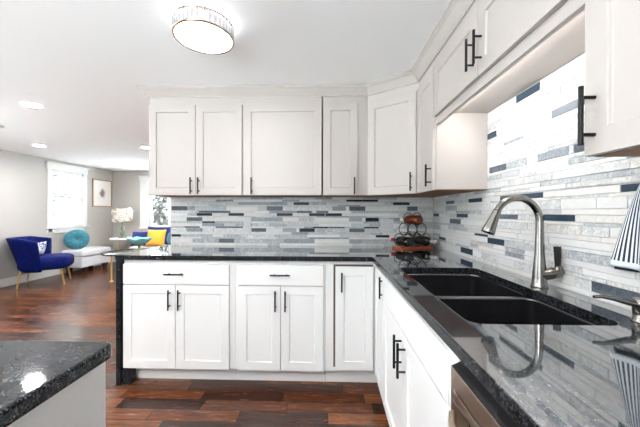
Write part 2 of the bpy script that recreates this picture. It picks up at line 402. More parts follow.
MB().box(XL, XL + 0.7, YN, YF, 0.02, 5.4).build('baseboard_left', MT['trim'], bevel=0.2, kind=ST)
MB().box(XL + 0.8, -0.1, YF - 0.7, YF, 0.02, 5.4).build('baseboard_far', MT['trim'], bevel=0.2, kind=ST)

# windows: casing, sashes, glass
b = MB(); x = XL
b.box(x, x + 0.9, W1[0] - 3.4, W1[0], 32.5, W1[3]).box(x, x + 0.9, W1[1], W1[1] + 3.4, 32.5, W1[3])
b.box(x, x + 1.0, W1[0] - 4.0, W1[1] + 4.0, W1[3], W1[3] + 4.4).box(x, x + 1.7, W1[0] - 4.6, W1[1] + 4.6, W1[3] + 4.4, W1[3] + 5.4)
b.box(x - 4, x + 2.0, W1[0] - 4.4, W1[1] + 4.4, W1[2] - 1.0, W1[2]).box(x, x + 0.9, W1[0] - 4.0, W1[1] + 4.0, 31.8, W1[2] - 1.0)
win1 = b.build('window_1', MT['trim'], bevel=0.12, kind=ST)
b = MB(); zm = (W1[2] + W1[3]) / 2
for z0, z1, xo in ((W1[2], zm + 0.8, -3.2), (zm - 0.8, W1[3], -4.2)):
    b.box(x + xo - 0.9, x + xo, W1[0], W1[0] + 1.8, z0, z1).box(x + xo - 0.9, x + xo, W1[1] - 1.8, W1[1], z0, z1)
    b.box(x + xo - 0.9, x + xo, W1[0] + 1.8, W1[1] - 1.8, z0, z0 + 1.8).box(x + xo - 0.9, x + xo, W1[0] + 1.8, W1[1] - 1.8, z1 - 1.6, z1)
b.build('window_sash', MT['trim'], win1)
MB().box(x - 3.7, x - 3.6, W1[0] + 1.8, W1[1] - 1.8, W1[2] + 1.8, zm - 0.8).box(x - 4.7, x - 4.6, W1[0] + 1.8, W1[1] - 1.8, zm + 0.8, W1[3] - 1.6).build('window_glass', MT['pane'], win1)
b = MB()
for a0, a1 in ((W3[0], -59.0), (-57.0, W3[1])):
    b.box(x - 4, x - 3, a0, a0 + 2, W3[2], W3[3]).box(x - 4, x - 3, a1 - 2, a1, W3[2], W3[3]).box(x - 4, x - 3, a0 + 2, a1 - 2, W3[2], W3[2] + 2).box(x - 4, x - 3, a0 + 2, a1 - 2, W3[3] - 2, W3[3])
b.box(x - 4, x + 0.9, -59, -57, W3[2], W3[3]).box(x, x + 0.9, W3[0] - 3.4, W3[0], W3[2] - 3, W3[3] + 4).box(x, x + 0.9, W3[1], W3[1] + 3.4, W3[2] - 3, W3[3] + 4).box(x, x + 0.9, W3[0], W3[1], W3[3], W3[3] + 4).box(x, x + 1.6, W3[0], W3[1], W3[2] - 3, W3[2])
win3 = b.build('fill_window', MT['trim'], kind=ST)
MB().box(x - 3.55, x - 3.45, W3[0] + 2, -61, W3[2] + 2, W3[3] - 2).box(x - 3.55, x - 3.45, -55, W3[1] - 2, W3[2] + 2, W3[3] - 2).build('window_glass', MT['pane'], win3)
b = MB(); y = YF
b.box(W2[0] - 7.6, W2[0], y - 0.9, y, W2[2] - 1, W2[3]).box(W2[1], W2[1] + 4, y - 0.9, y, W2[2] - 1, W2[3])
b.box(W2[0] - 8.2, W2[1] + 4.6, y - 1.0, y, W2[3], W2[3] + 3.6).box(W2[0] - 8.8, W2[1] + 5, y - 1.6, y, W2[3] + 3.6, W2[3] + 4.5)
b.box(W2[0] - 8.2, W2[1] + 4.6, y - 2.0, y + 4, W2[2] - 1.0, W2[2])
win2 = b.build('window_2', MT['trim'], bevel=0.12, kind=ST)
b = MB(); xm = (W2[0] + W2[1]) / 2
for a0, a1 in ((W2[0], -189.0), (-184.0, W2[1])):
    b.box(a0, a0 + 2.2, y + 1.5, y + 2.5, W2[2], W2[3]).box(a1 - 2.0, a1, y + 1.5, y + 2.5, W2[2], W2[3])
    b.box(a0 + 2.2, a1 - 2, y + 1.5, y + 2.5, W2[2], W2[2] + 2).box(a0 + 2.2, a1 - 2, y + 1.5, y + 2.5, W2[3] - 2, W2[3])
b.box(-189.0, -184.0, y - 0.6, y + 3, W2[2], W2[3])
b.build('window_sash', MT['trim'], win2)
MB().box(W2[0] + 2.2, -191, y + 1.9, y + 2.0, W2[2] + 2, W2[3] - 2).box(-181.8, W2[1] - 2, y + 1.9, y + 2.0, W2[2] + 2, W2[3] - 2).build('window_glass', MT['pane'], win2)

# crown moulding along the upper cabinets
path = [(-94.6, -0.1), (-94.6, -12.0), (-24.9, -12.0), (-12.0, -21.3), (-12.0, -96.0)]
prof = [(0.05, 84.35), (0.35, 84.35), (0.5, 84.75), (0.9, 85.1), (1.9, 86.2), (2.35, 86.45), (2.5, 86.75), (2.75, 86.8), (2.75, ZC - 0.02), (0.05, ZC - 0.02)]
def offs(path, d):
    out = []; k = len(path); nn = []
    for i in range(k - 1):
        t = (Vector(path[i + 1]) - Vector(path[i])).normalized(); nn.append(Vector((t.y, -t.x)))
    for i in range(k):
        if i == 0: v_ = nn[0] * d
        elif i == k - 1: v_ = nn[-1] * d
        else:
            h = (nn[i - 1] + nn[i]).normalized(); v_ = h * (d / h.dot(nn[i]))
        out.append(Vector(path[i]) + v_)
    return out
# outward is to the right of travel for this path: left end going forward (-Y) has outward -X
sgn = 1 if offs(path, 1.0)[0].x < path[0][0] else -1
b = MB(); vs = []
for d, z in prof: vs += [(p.x, p.y, z) for p in offs(path, sgn * d)]
k = len(path); fs = []
for i in range(len(prof)):
    i2 = (i + 1) % len(prof)
    for j in range(k - 1): fs.append((i * k + j, i * k + j + 1, i2 * k + j + 1, i2 * k + j))
fs += [tuple(i * k for i in range(len(prof))), tuple(i * k + k - 1 for i in range(len(prof)))]
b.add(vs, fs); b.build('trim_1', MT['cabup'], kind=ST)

# ------------------------------------------------------------------ mosaic backsplash
RB = [0, .86, 2.4, 3.0, 3.93, 4.85, 6.2, 6.8, 7.9, 8.65, 10.06, 10.55, 11.6, 12.45, 14.05, 14.5, 15.5, 15.6 + .1, 16.45, 17.3,
      18.6, 19.2, 20.3, 20.85, 22.2, 22.8, 23.9, 24.6, 26.0, 26.6, 27.5, 28.75, 30.1, 30.6, 32.0, 32.55, 33.4, 34.9, 36.0]
WH, WA, LG, MG, DG, SL = (0.68, 0.68, 0.675), (0.67, 0.65, 0.625), (0.51, 0.525, 0.54), (0.33, 0.355, 0.385), (0.11, 0.13, 0.155), (0.012, 0.018, 0.027)
def rowof(h):
    for i in range(len(RB) - 1):
        if RB[i] <= h < RB[i + 1]: return i
def tiles(name, u_min, u_max, hmin, hmax, forced, place, parent, rnd):
    """rows of thin strips; forced: row -> [(u0,u1,colour)]; place(u,h,d) -> point d in front of the wall"""
    G = 0.05; vs = []; fs = []; cols = []
    for i in range(len(RB) - 1):
        h0, h1 = max(RB[i], hmin), min(RB[i + 1], hmax)
        if h1 - h0 < 0.12: continue
        fo = sorted(forced.get(i, [])); segs = []; u = u_min
        def fill(a, bnd, bright=(parent is wr)):  # right wall draws whiter strips, its stronger light put into the tile colours
            while a < bnd - 0.01:
                ln = rnd.choice([4.2, 6.2, 6.2, 8.0, 11.5, 11.5]);
                if bnd - a - ln < 2.2: ln = bnd - a
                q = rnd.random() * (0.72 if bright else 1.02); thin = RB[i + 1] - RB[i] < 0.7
                c = WH if q < .48 else WA if q < .62 else LG if q < .93 else MG
                segs.append((a, a + ln, c)); a += ln
        for a, e, c in fo:
            a = max(a, u_min); e = min(e, u_max)
            if e <= u: continue
            if a - u > 0.05: fill(u, a)
            segs.append((max(a, u), e, c)); u = e
        fill(u, u_max)
        for a, e, c in segs:
            j = rnd.uniform(0.92, 1.05) ; al = 0.25 if c in (SL, (0.032, 0.052, 0.076)) else rnd.choice([0.3, 0.6, 1.0, 1.0]) if c not in (WH, WA) else rnd.choice([0.15, 0.3, 0.8])
            d = 0.34 + rnd.uniform(-0.03, 0.05); n0 = len(vs)
            A, E_, H0, H1 = a + G / 2, e - G / 2, h0 + G / 2, h1 - G / 2
            for uu, h_, dd in ((A, H0, .18), (E_, H0, .18), (E_, H1, .18), (A, H1, .18), (A + .04, H0 + .04, d), (E_ - .04, H0 + .04, d), (E_ - .04, H1 - .04, d), (A + .04, H1 - .04, d)):
                vs.append(place(uu, h_, dd))
            fs.extend([tuple(n0 + q for q in f) for f in ((4, 5, 6, 7), (0, 1, 5, 4), (1, 2, 6, 5), (2, 3, 7, 6), (3, 0, 4, 7))])
            cols += [tuple(x_ * j for x_ in c) + (al,)] * 5
    n0 = len(vs)                                                # grout bed
    vs += [place(u_min, hmin, 0.2), place(u_max, hmin, 0.2), place(u_max, hmax, 0.2), place(u_min, hmax, 0.2)]
    vs += [place(u_min, hmin, 0.03), place(u_max, hmin, 0.03), place(u_max, hmax, 0.03), place(u_min, hmax, 0.03)]
    fs += [tuple(n0 + q for q in f) for f in ((0, 1, 2, 3), (0, 1, 5, 4), (1, 2, 6, 5), (2, 3, 7, 6), (3, 0, 4, 7))]; cols += [(0.55, 0.56, 0.57, 0)] * 5
    b = MB(); b.add(vs, fs); o = b.build(name, MT['tile'], parent)
    ca = o.data.color_attributes.new('tile', 'FLOAT_COLOR', 'CORNER')
    for p, c in zip(o.data.polygons, cols):
        for li in p.loop_indices: ca.data[li].color = c
    return o
px2x = lambda p: -94.2 + (p - 171.5) / 2.787
fb = {}
def F5(z0, z1, row, c, x0=170): fb.setdefault(row, []).append((px2x(x0 + z0 / 5.82), px2x(x0 + z1 / 5.82), c))
for z0, z1, r_, c in ((13, 103, 13, DG), (103, 150, 13, MG), (163, 253, 11, SL), (350, 440, 11, SL), (103, 195, 9, DG), (195, 270, 8, SL), (275, 435, 6, DG), (90, 180, 6, DG), (103, 195, 5, MG),
                      (485, 570, 5, DG), (13, 67, 3, SL), (293, 383, 1, DG), (197, 268, 1, LG), (575, 667, 13, DG), (175, 360, 12, DG), (485, 667, 9, MG)): F5(z0, z1, r_, c)
for z0, z1, r_, c in ((148, 238, 15, SL), (452, 545, 17, SL), (545, 635, 17, SL), (470, 562, 13, DG), (372, 450, 13, MG), (165, 255, 12, DG), (280, 350, 12, DG), (50, 143, 11, SL), (238, 330, 11, SL),
                      (332, 428, 11, SL), (563, 640, 9, SL), (180, 270, 9, LG), (470, 545, 9, MG), (260, 350, 6, SL), (350, 445, 6, DG), (555, 640, 6, SL), (182, 272, 5, SL), (470, 558, 5, DG), (85, 165, 5, MG),
                      (622, 700, 3, SL), (180, 270, 1, MG), (470, 545, 1, MG), (720, 815, 15, SL), (800, 860, 13, DG), (700, 760, 9, MG)): F5(z0, z1, r_, c, 270)
for k_ in fb:                                                    # drop overlaps
    fb[k_].sort(); q = []
    for t in fb[k_]:
        if q and t[0] < q[-1][1]: t = (q[-1][1], t[1], t[2])
        if t[1] - t[0] > 1: q.append(t)
    fb[k_] = q
tiles('backsplash', WBX + 0.02, -0.42, 0.0, 17.3, fb, lambda u, h, d: (u, -d, 36 + h), wb, random.Random(3))
fr_ = {}
for y0, y1, h, c in ((-35.6, -41.9, 21.5, DG), (-46, -52.3, 15.1, SL), (-39.7, -46, 15.1, DG), (-39.2, -45.7, 11.2, DG), (-52.2, -58.7, 11.2, SL), (-65.5, -72, 15.1, SL), (-34.9, -41.3, 5.4, SL), (-41.6, -47.6, 3.2, MG),
                     (-21.3, -28, 1.5, SL), (-25.8, -32.5, 15.1, SL), (-0.4, -5.2, 11.2, SL), (-18.7, -25.3, 11.2, SL), (-14, -21.2, 9.3, DG), (-5.3, -11, 3.2, SL), (-61.5, -67.8, 1.6, DG), (-45, -51.4, 34.2, SL),
                     (-34.7, -38.4, 29.5, SL), (-54.1, -60.3, 28.0, DG), (-58.5, -64.5, 21.5, DG), (-51, -57.5, 21.5, MG), (-29, -35, 6.5, SL), (-11, -17, 15.1, DG), (-46, -52, 29.5, LG), (-40, -46, 19.8, LG), (-48, -56, 13, WH),
                     (-41, -47, 26, MG), (-50, -56, 31, LG)):
    fr_.setdefault(rowof(h), []).append((-y0, -y1, c))
pr_ = lambda u, h, d: (-d, -u, 36 + h)
SL_LIT = (0.032, 0.052, 0.076)  # slate lightened and blued to paint in the right wall's stronger light
for k_ in fr_: fr_[k_] = [(a, e, SL_LIT if c == SL else c) for a, e, c in fr_[k_]]
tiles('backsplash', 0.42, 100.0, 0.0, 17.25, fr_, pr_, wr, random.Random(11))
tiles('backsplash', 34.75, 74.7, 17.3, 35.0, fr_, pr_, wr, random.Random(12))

# ------------------------------------------------------------------ cabinets
def shaker(par, x0, x1, z0, z1, yf, m_, rail=2.3, name='door', slabdoor=False):
    """front in the local XZ plane facing -Y; yf = front face"""
    b = MB(); T = 0.75
    if slabdoor: b.box(x0, x1, yf, yf + T, z0, z1)
    else:
        L_ = [(0, 0), (rail, 0), (rail + 0.1, 0.34)]
        vs = []
        for i_, d_ in L_: vs += [(x0 + i_, yf + d_, z0 + i_), (x1 - i_, yf + d_, z0 + i_), (x1 - i_, yf + d_, z1 - i_), (x0 + i_, yf + d_, z1 - i_)]
        vs += [(x0, yf + T, z0), (x1, yf + T, z0), (x1, yf + T, z1), (x0, yf + T, z1)]
        fs = []
        for r_ in (0, 1):
            for j in range(4): fs.append((r_ * 4 + j, r_ * 4 + (j + 1) % 4, r_ * 4 + 4 + (j + 1) % 4, r_ * 4 + 4 + j))
        fs.append((8, 9, 10, 11)); fs.append((12, 13, 14, 15))
        for j in range(4): fs.append((j, (j + 1) % 4, 12 + (j + 1) % 4, 12 + j))
        b.add(vs, fs)
    return b.build(name, m_, par, bevel=0.07)
def pull(par, x, z, ln, yf, vert=True, r=0.22, name='handle'):
    b = MB(); so = 1.25; e = ln / 2; q = ln / 2 - 1.0
    if vert: b.tube([(x, yf - so, z - e), (x, yf - so, z + e)], r, 10); ps = [(x, z - q), (x, z + q)]
    else: b.tube([(x - e, yf - so, z), (x + e, yf - so, z)], r, 10); ps = [(x - q, z), (x + q, z)]
    for px_, pz in ps: b.tube([(px_, yf - so, pz), (px_, yf + 0.02, pz)], 0.17, 8)
    return b.build(name, MT['black'], par)
RZ = -PI / 2                                   # faces the aisle from the right wall; local x runs from the back wall toward the viewer
YB = -24.0
# base cabinets on the back wall (local x = world x)
def base_two_door(label, x0, x1, d0, dm, d1):
    t = thing('base_cabinet', label, 'cabinet', (x0, 0, 0))
    X = lambda v_: v_ - x0
    MB().box(0, x1 - x0, YB, -0.3, 4.5, 34.65).build('body', MT['cab'], t)
    MB().box(0.02, x1 - x0 - 0.02, -21.5, -20.7, 0.02, 4.45).build('toe_kick', MT['cab'], t)
    dr = shaker(t, X(d0), X(d1), 28.0, 33.5, YB - 0.8, MT['cab'], name='drawer', slabdoor=True)
    pull(dr, X((d0 + d1) / 2), 30.9, 5.4, YB - 0.8, False)
    a = shaker(t, X(d0), X(dm) - 0.08, 4.6, 27.7, YB - 0.8, MT['cab']); pull(a, X(dm) - 1.35, 23.9, 5.5, YB - 0.8)
    a = shaker(t, X(dm) + 0.08, X(d1), 4.6, 27.7, YB - 0.8, MT['cab']); pull(a, X(dm) + 1.35, 23.9, 5.5, YB - 0.8)
    return t
base_two_door('white two-door base cabinet with one drawer beside the black granite end panel', -94.25, -62.95, -94.1, -79.4, -64.5)
base_two_door('narrower white two-door base cabinet with one drawer, next to the single narrow corner door', -62.9, -38.1, -61.9, -50.2, -38.6)
# corner base cabinet
t = thing('corner_base_cabinet', 'white L-shaped corner base cabinet with a slightly ajar narrow door under the wine rack corner', 'cabinet', (-38.05, 0, 0))
ox = 38.05
MB().prism([(0, -0.3), (0, -24), (14.05, -24), (14.05, -37.0), (ox - 0.3, -37.0), (ox - 0.3, -0.3)], 4.5, 34.65).build('body', MT['cab'], t)
MB().prism([(0.02, -0.4), (0.02, -21.5), (16.6, -21.5), (16.6, -36.9), (ox - 0.4, -36.9), (ox - 0.4, -0.4)], 0.02, 4.45).build('toe_kick', MT['cab'], t)
MB().box(2.2, 13.0, -24.06, -24.0, 5.6, 33.7).build('gap_shade_sheet', MT['gap'], t)  # dark sheet painted as the shade inside the ajar door's gap
a = shaker(t, 2.75, 12.95, 5.2, 33.2, -24.95, MT['cab']); pull(a, 4.4, 29.2, 5.2, -24.95)
b = MB(); b.tube([(12.7, -35.9, 27.9), (12.7, -35.9, 32.9)], 0.22, 10)
for z in (28.8, 32.0): b.tube([(12.7, -35.9, z), (13.4, -35.9, z)], 0.17, 8)
# second leaf faces -X
leaf = MB(); x0_, x1_, z0_, z1_ = -25.2, -36.8, 4.6, 33.5
L_ = [(0, 0), (2.3, 0), (2.4, 0.34)]; vs = []
for i_, d_ in L_:
    for yy, zz in ((x0_ - i_, z0_ + i_), (x1_ + i_, z0_ + i_), (x1_ + i_, z1_ - i_), (x0_ - i_, z1_ - i_)): vs.append((13.28 + d_, yy, zz))
for yy, zz in ((x0_, z0_), (x1_, z0_), (x1_, z1_), (x0_, z1_)): vs.append((14.02, yy, zz))
fs = [(r_ * 4 + j, r_ * 4 + (j + 1) % 4, r_ * 4 + 4 + (j + 1) % 4, r_ * 4 + 4 + j) for r_ in (0, 1) for j in range(4)] + [(8, 9, 10, 11), (12, 13, 14, 15)] + [(j, (j + 1) % 4, 12 + (j + 1) % 4, 12 + j) for j in range(4)]
lf = leaf.add(vs, fs).build('door', MT['cab'], t, bevel=0.07); b.build('handle', MT['black'], lf)

# sink base: hollow so the bowls hang inside
t = thing('sink_base_cabinet', 'white sink base cabinet with two doors under a plain front, between corner door and dishwasher', 'cabinet', (0, -37.05, 0), RZ)
b = MB(); wd = 36.0
b.box(0, 0.7, YB, -0.3, 4.5, 34.6).box(wd - 0.7, wd, YB, -0.3, 4.5, 34.6).box(0.7, wd - 0.7, YB, -0.3, 4.5, 5.2)
b.box(0.7, wd - 0.7, YB, YB + 0.75, 5.2, 34.6)
b.build('body', MT['cab'], t); MB().box(0.02, wd, -21.5, -20.7, 0.02, 4.45).build('toe_kick', MT['cab'], t)
MB().box(wd + 0.02, wd + 2.05, YB - 0.75, YB, 4.6, 34.6).build('filler_strip', MT['cab'], t)
shaker(t, 0.15, wd - 0.15, 28.0, 33.5, YB - 0.8, MT['cab'], name='false_front', slabdoor=True)
a = shaker(t, 0.15, wd / 2 - 0.08, 4.6, 27.7, YB - 0.8, MT['cab']); pull(a, wd / 2 - 1.25, 24.3, 5.6, YB - 0.8)
a = shaker(t, wd / 2 + 0.08, wd - 0.15, 4.6, 27.7, YB - 0.8, MT['cab']); pull(a, wd / 2 + 1.25, 24.0, 5.6, YB - 0.8)

# dishwasher
t = thing('dishwasher', 'stainless steel dishwasher with bowed handle and black top strip beside the white sink cabinet', 'dishwasher', (0, -75.2, 0), RZ)
wd = 23.8
MB().box(0, wd, -23.6, -1.0, 3.6, 33.9).build('body', MT['blackplastic'], t)
b = MB().box(0.05, wd - 0.05, -25.5, -23.65, 4.0, 27.4).box(0.05, wd - 0.05, -25.5, -23.65, 30.3, 31.25).box(0.05, wd - 0.05, -25.5, -23.65, 31.5, 33.3)
b.box(0.05, 1.3, -25.5, -23.65, 27.4, 30.3).box(wd - 1.3, wd - 0.05, -25.5, -23.65, 27.4, 30.3).box(0.05, 1.0, -25.5, -23.65, 31.25, 31.5).box(wd - 1.0, wd - 0.05, -25.5, -23.65, 31.25, 31.5)
b.build('door', MT['steel'], t, bevel=0.05)
MB().box(1.3, wd - 1.3, -24.4, -23.7, 27.4, 30.3).build('handle_recess', MT['blackplastic'], t)
b = MB().add([(0.05, -25.45, 33.32), (wd - 0.05, -25.45, 33.32), (wd - 0.05, -23.7, 34.2), (0.05, -23.7, 34.2), (0.05, -23.7, 33.32), (wd - 0.05, -23.7, 33.32)], [(0, 1, 2, 3), (3, 2, 5, 4), (0, 4, 5, 1), (0, 3, 4), (1, 5, 2)])
b.build('control_strip', MT['blackplastic'], t)
MB().add([(7, -25.2, 33.52), (12, -25.2, 33.52), (12, -24.5, 33.86), (7, -24.5, 33.86), (7, -25.2, 33.42), (12, -25.2, 33.42), (12, -24.5, 33.83), (7, -24.5, 33.83)], [(0, 1, 2, 3), (7, 6, 5, 4), (0, 4, 5, 1), (1, 5, 6, 2), (2, 6, 7, 3), (3, 7, 4, 0)]).build('display', MT['black'], t)
hp = [(1.0 + (wd - 2.0) * i / 16, -25.6 - 1.6 * math.sin(PI * i / 16) ** 0.6, 28.9) for i in range(17)]
b = MB(); vs = []
for p in hp:
    for dy, dz in ((0, 0.9), (-0.5, 0.75), (-0.5, -0.75), (0, -0.9)): vs.append((p[0], p[1] + dy, p[2] + dz))
fs = [(i * 4 + j, i * 4 + (j + 1) % 4, i * 4 + 4 + (j + 1) % 4, i * 4 + 4 + j) for i in range(16) for j in range(4)] + [(0, 1, 2, 3), (64, 65, 66, 67)]
b.add(vs, fs).build('handle', MT['steel'], t, bevel=0.08)
MB().box(0.05, wd - 0.05, -22, -21.4, 0.02, 3.55).build('toe_kick', MT['blackplastic'], t)
t = thing('end_panel', 'white panel closing the end of the counter run past the dishwasher', 'panel', (0, -99.1, 0), RZ)
MB().box(0, 0.7, -24, -0.4, 0.02, 34.65).build('board', MT['cab'], t)

# upper cabinets
ZU, ZT, YU = 53.35, 84.32, -12.0
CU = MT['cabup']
def upper(label, x0, x1, doors, hs):
    t = thing('upper_cabinet', label, 'cabinet', (x0, 0, ZU))
    MB().box(0, x1 - x0, YU, -0.1, 0.02, ZT - ZU).build('body', CU, t)
    MB().box(0.05, x1 - x0 - 0.05, YU + 0.1, -0.5, -0.12, 0.0).build('bottom_panel', MT['plywood'], t)
    for (a0, a1), hx in zip(doors, hs):
        d = shaker(t, a0 - x0, a1 - x0, -0.1, 81.9 - ZU, YU - 0.8, CU); pull(d, hx - x0, 2.8, 5.2, YU - 0.8)
    return t
upper('white two-door upper cabinet at the free end of the tiled wall', -94.55, -64.2, [(-94.4, -79.45), (-79.3, -64.6)], [-80.5, -78.1])
upper('white upper cabinet with one wide door, middle of the back wall', -64.15, -39.35, [(-64.0, -39.5)], [-61.3])
upper('white narrow one-door upper cabinet beside the angled corner cabinet', -38.95, -24.95, [(-38.9, -28.3)], [-29.3])
# angled corner upper cabinet
P0, P1 = Vector((-24.9, -12.0)), Vector((-12.0, -21.3))
t = thing('corner_upper_cabinet', 'white angled corner upper cabinet above the wine rack', 'cabinet', (-24.9, -12.0, ZU), math.atan2(P1.y - P0.y, P1.x - P0.x))
rot = Matrix.Rotation(-math.atan2(P1.y - P0.y, P1.x - P0.x), 2)
loc2 = lambda p: tuple(rot @ (Vector(p) - P0))
poly = [loc2(p) for p in ((-24.9, -0.1), (-24.9, -12.0), (-12.0, -21.3), (-0.1, -21.3), (-0.1, -0.1))]
MB().prism(poly, 0.02, ZT - ZU).build('body', CU, t)
poly = [loc2(p) for p in ((-24.8, -0.5), (-24.8, -11.9), (-11.9, -21.2), (-0.5, -21.2), (-0.5, -0.5))]
MB().prism(poly, -0.12, 0.0).build('bottom_panel', MT['plywood'], t)
ln = (P1 - P0).length
d = shaker(t, 0.35, ln - 0.45, -0.1, 81.9 - ZU, -0.8, CU); pull(d, ln - 1.7, 3.2, 5.2, -0.8)
# narrow cabinet on the right wall
t = thing('upper_cabinet', 'white narrow upper cabinet whose bare side panel faces the sink', 'cabinet', (0, -21.4, ZU), RZ)
wd = 13.15
MB().box(0, wd, YU, -0.1, 0.02, ZT - ZU).build('body', CU, t)
MB().box(0.05, wd - 0.05, YU + 0.1, -0.5, -0.12, 0.0).build('bottom_panel', MT['plywood'], t)
d = shaker(t, 0.6, wd - 0.15, -0.1, 81.9 - ZU, YU - 0.8, CU); pull(d, wd - 1.2, 3.4, 5.2, YU - 0.8)
# bridge cabinet over the sink
t = thing('bridge_cabinet', 'white short two-door wall cabinet bridging high over the sink', 'cabinet', (0, -34.6, 68.55), RZ)
wd = 40.15
MB().box(0, wd, YU, -0.1, 2.6, ZT - 68.55).build('body', CU, t)
MB().box(0, wd, YU, YU + 0.75, 0, 2.58).build('valance', CU, t)
d = shaker(t, 0.2, 20.0, 1.7, 81.9 - 68.55, YU - 0.8, CU); pull(d, 18.9, 5.9, 5.4, YU - 0.8)
d = shaker(t, 20.15, wd - 0.2, 1.7, 81.9 - 68.55, YU - 0.8, CU); pull(d, 21.4, 5.9, 5.4, YU - 0.8)
# tall-hung cabinet nearest the viewer
t = thing('upper_cabinet', 'white upper cabinet with long black handle above the striped towel', 'cabinet', (0, -74.8, ZU), RZ)
wd = 21.0
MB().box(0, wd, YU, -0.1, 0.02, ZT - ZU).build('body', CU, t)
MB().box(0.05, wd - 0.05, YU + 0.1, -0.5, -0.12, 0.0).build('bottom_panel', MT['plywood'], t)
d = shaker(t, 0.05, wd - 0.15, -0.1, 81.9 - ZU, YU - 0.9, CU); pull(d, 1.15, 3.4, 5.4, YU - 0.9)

# strip lamp behind the valance
t = thing('under_cabinet_light', 'white strip light under the bridge cabinet, behind its front rail', 'light', (-10.75, -54.6, 69.4))
MB().box(-0.35, 0.35, -18, 18, 0.06, 1.7).build('housing', MT['white'], t)
MB().box(-0.3, 0.3, -17.9, 17.9, 0.0, 0.05).box(0.36, 0.42, -17.9, 17.9, 0.7, 1.6).build('diffuser', MT['strip'], t)

# ------------------------------------------------------------------ counters
def edge_faces(o, m_):
    o.data.materials.append(m_)
    for p in o.data.polygons:
        if abs(p.normal.z) < 0.8: p.material_index = 1
t = thing('countertop', 'black speckled granite L-shaped worktop with a drop end panel', 'countertop', (0, 0, 0))
outer = [(-95.75, -0.1), (-95.75, -25.5)] + [(-25.9, -25.5), (-25.6, -25.6), (-25.5, -25.9)] + [(-25.5, -99.9), (-0.42, -99.9), (-0.42, -0.42), (WBX, -0.42), (WBX, -0.1)]
SKX0, SKX1, SKY0, SKY1 = -21.9, -5.6, -71.6, -40.0
slab('slab', [outer, rrect(SKX0, SKX1, SKY0, SKY1, 1.6)], 34.72, 36.0, 0.16, MT['granite'], t)
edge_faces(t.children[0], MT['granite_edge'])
MB().box(-95.7, -94.45, -25.4, -0.1, 0.02, 34.7).build('end_panel', MT['granite_edge'], t, bevel=0.1)
MB().box(-94.35, -91.9, -24.85, -22.5, 0.02, 4.3).build('foot_block', MT['granite_edge'], t, bevel=0.08)

t = thing('island_cabinet', 'white cabinet under the black granite island at the left front', 'cabinet', (-57.3, -77.6, 0))
MB().box(-34, 0, -60, 0, 0.02, 34.7).build('body', MT['cab'], t, bevel=0.1)
t = thing('island_countertop', 'black speckled granite top of the kitchen island, with a rounded corner', 'countertop', (0, 0, 0))
slab('slab', [rrect(-94.5, -56.6, -140.0, -77.0, 1.2)], 34.74, 36.0, 0.3, MT['island_granite'], t)

# ------------------------------------------------------------------ sink, faucet, dispenser
t = thing('sink', 'black double-bowl undermount sink sunk into the granite below the faucet', 'sink', (-13.75, -55.8, 34.7))
hx, hy = 8.45, 16.1
bow = [(-hx + 0.35, hx - 0.35, -0.75, hy - 0.75), (-hx + 0.35, hx - 0.35, -hy + 0.35, -1.85)]
slab('rim', [rrect(-hx - 0.8, hx + 0.8, -hy - 0.8, hy + 0.8, 1.5)] + [rrect(*q, 1.5) for q in bow], -0.62, -0.02, 0.2, MT['sinkrim'], t)
for q in bow:
    b = MB(); rings = []
    for dz, ins, r_ in ((-0.3, 0.0, 1.5), (-8.2, 0.35, 1.6), (-8.9, 0.7, 1.6), (-9.2, 1.5, 1.4)):
        rings.append([(x_, y_, dz) for x_, y_ in rrect(q[0] + ins, q[1] - ins, q[2] + ins, q[3] - ins, r_)])
    n = len(rings[0]); vs = sum(rings, []); fs = [(i * n + j, i * n + (j + 1) % n, i * n + n + (j + 1) % n, i * n + n + j) for i in range(3) for j in range(n)]
    b.add(vs, fs, True); b.add(rings[-1], [tuple(range(n))])
    o = b.build('bowl', MT['sink'], t); md = o.modifiers.new('thick', 'SOLIDIFY'); md.thickness = 0.2 * S; md.offset = 1
    cx_, cy2 = (q[0] + q[1]) / 2, (q[2] + q[3]) / 2
    MB().lathe([(0.0, -9.1), (1.2, -9.1), (1.7, -9.12), (1.75, -9.18)], (cx_, cy2, 0.02)).build('drain', MT['nickel'], o)

FX, FY = -3.25, -55.6
t = thing('faucet', 'brushed nickel gooseneck kitchen faucet with pull-down head and black lever', 'faucet', (FX, FY, 36.0))
b = MB().lathe([(0.0, 0.0), (1.18, 0.0), (1.2, 0.15), (1.08, 0.4), (0.98, 1.5), (0.92, 2.6), (0.80, 4.0), (0.68, 5.4), (0.64, 7.0)], n=28)
b.build('body', MT['nickel'], t)
pts = [(0, 0, 6.9), (0, 0, 8.6), (0, 0, 10.3)]; R0 = 3.55
for i in range(1, 15):
    a = PI * i / 16.5; pts.append((-R0 + R0 * math.cos(a), 0, 10.5 + R0 * 1.06 * math.sin(a)))
rad = [0.64, 0.60, 0.56] + [0.55 - 0.002 * i for i in range(14)]
MB().tube(pts, rad, 20).build('spout', MT['nickel'], t)
pe = Vector(pts[-1]); dr = (pe - Vector(pts[-2])).normalized(); dr = (dr + Vector((0, 0, -0.35))).normalized()
hd = MB().lathe([(0.0, 0), (0.58, 0.02), (0.61, 0.15), (0.64, 0.8), (0.78, 2.0), (0.97, 3.2), (1.02, 3.75), (0.98, 3.9), (0.78, 3.92)], pe + dr * 0.02, dr, 24).build('spray_head', MT['nickel'], t)
MB().lathe([(0, 3.86), (0.77, 3.86), (0.79, 3.91), (0.0, 3.93)], pe + dr * 0.02, dr, 20).build('nozzle', MT['blackplastic'], hd)
pb = pe + dr * 2.7 + Vector((0.66, -0.25, 0.25)); MB().blob(pb, (0.2, 0.16, 0.42), 10, 8).build('spray_button', MT['blackplastic'], hd)
h0, h1 = Vector((0.2, -0.1, 2.0)), Vector((2.1, -0.9, 2.45))
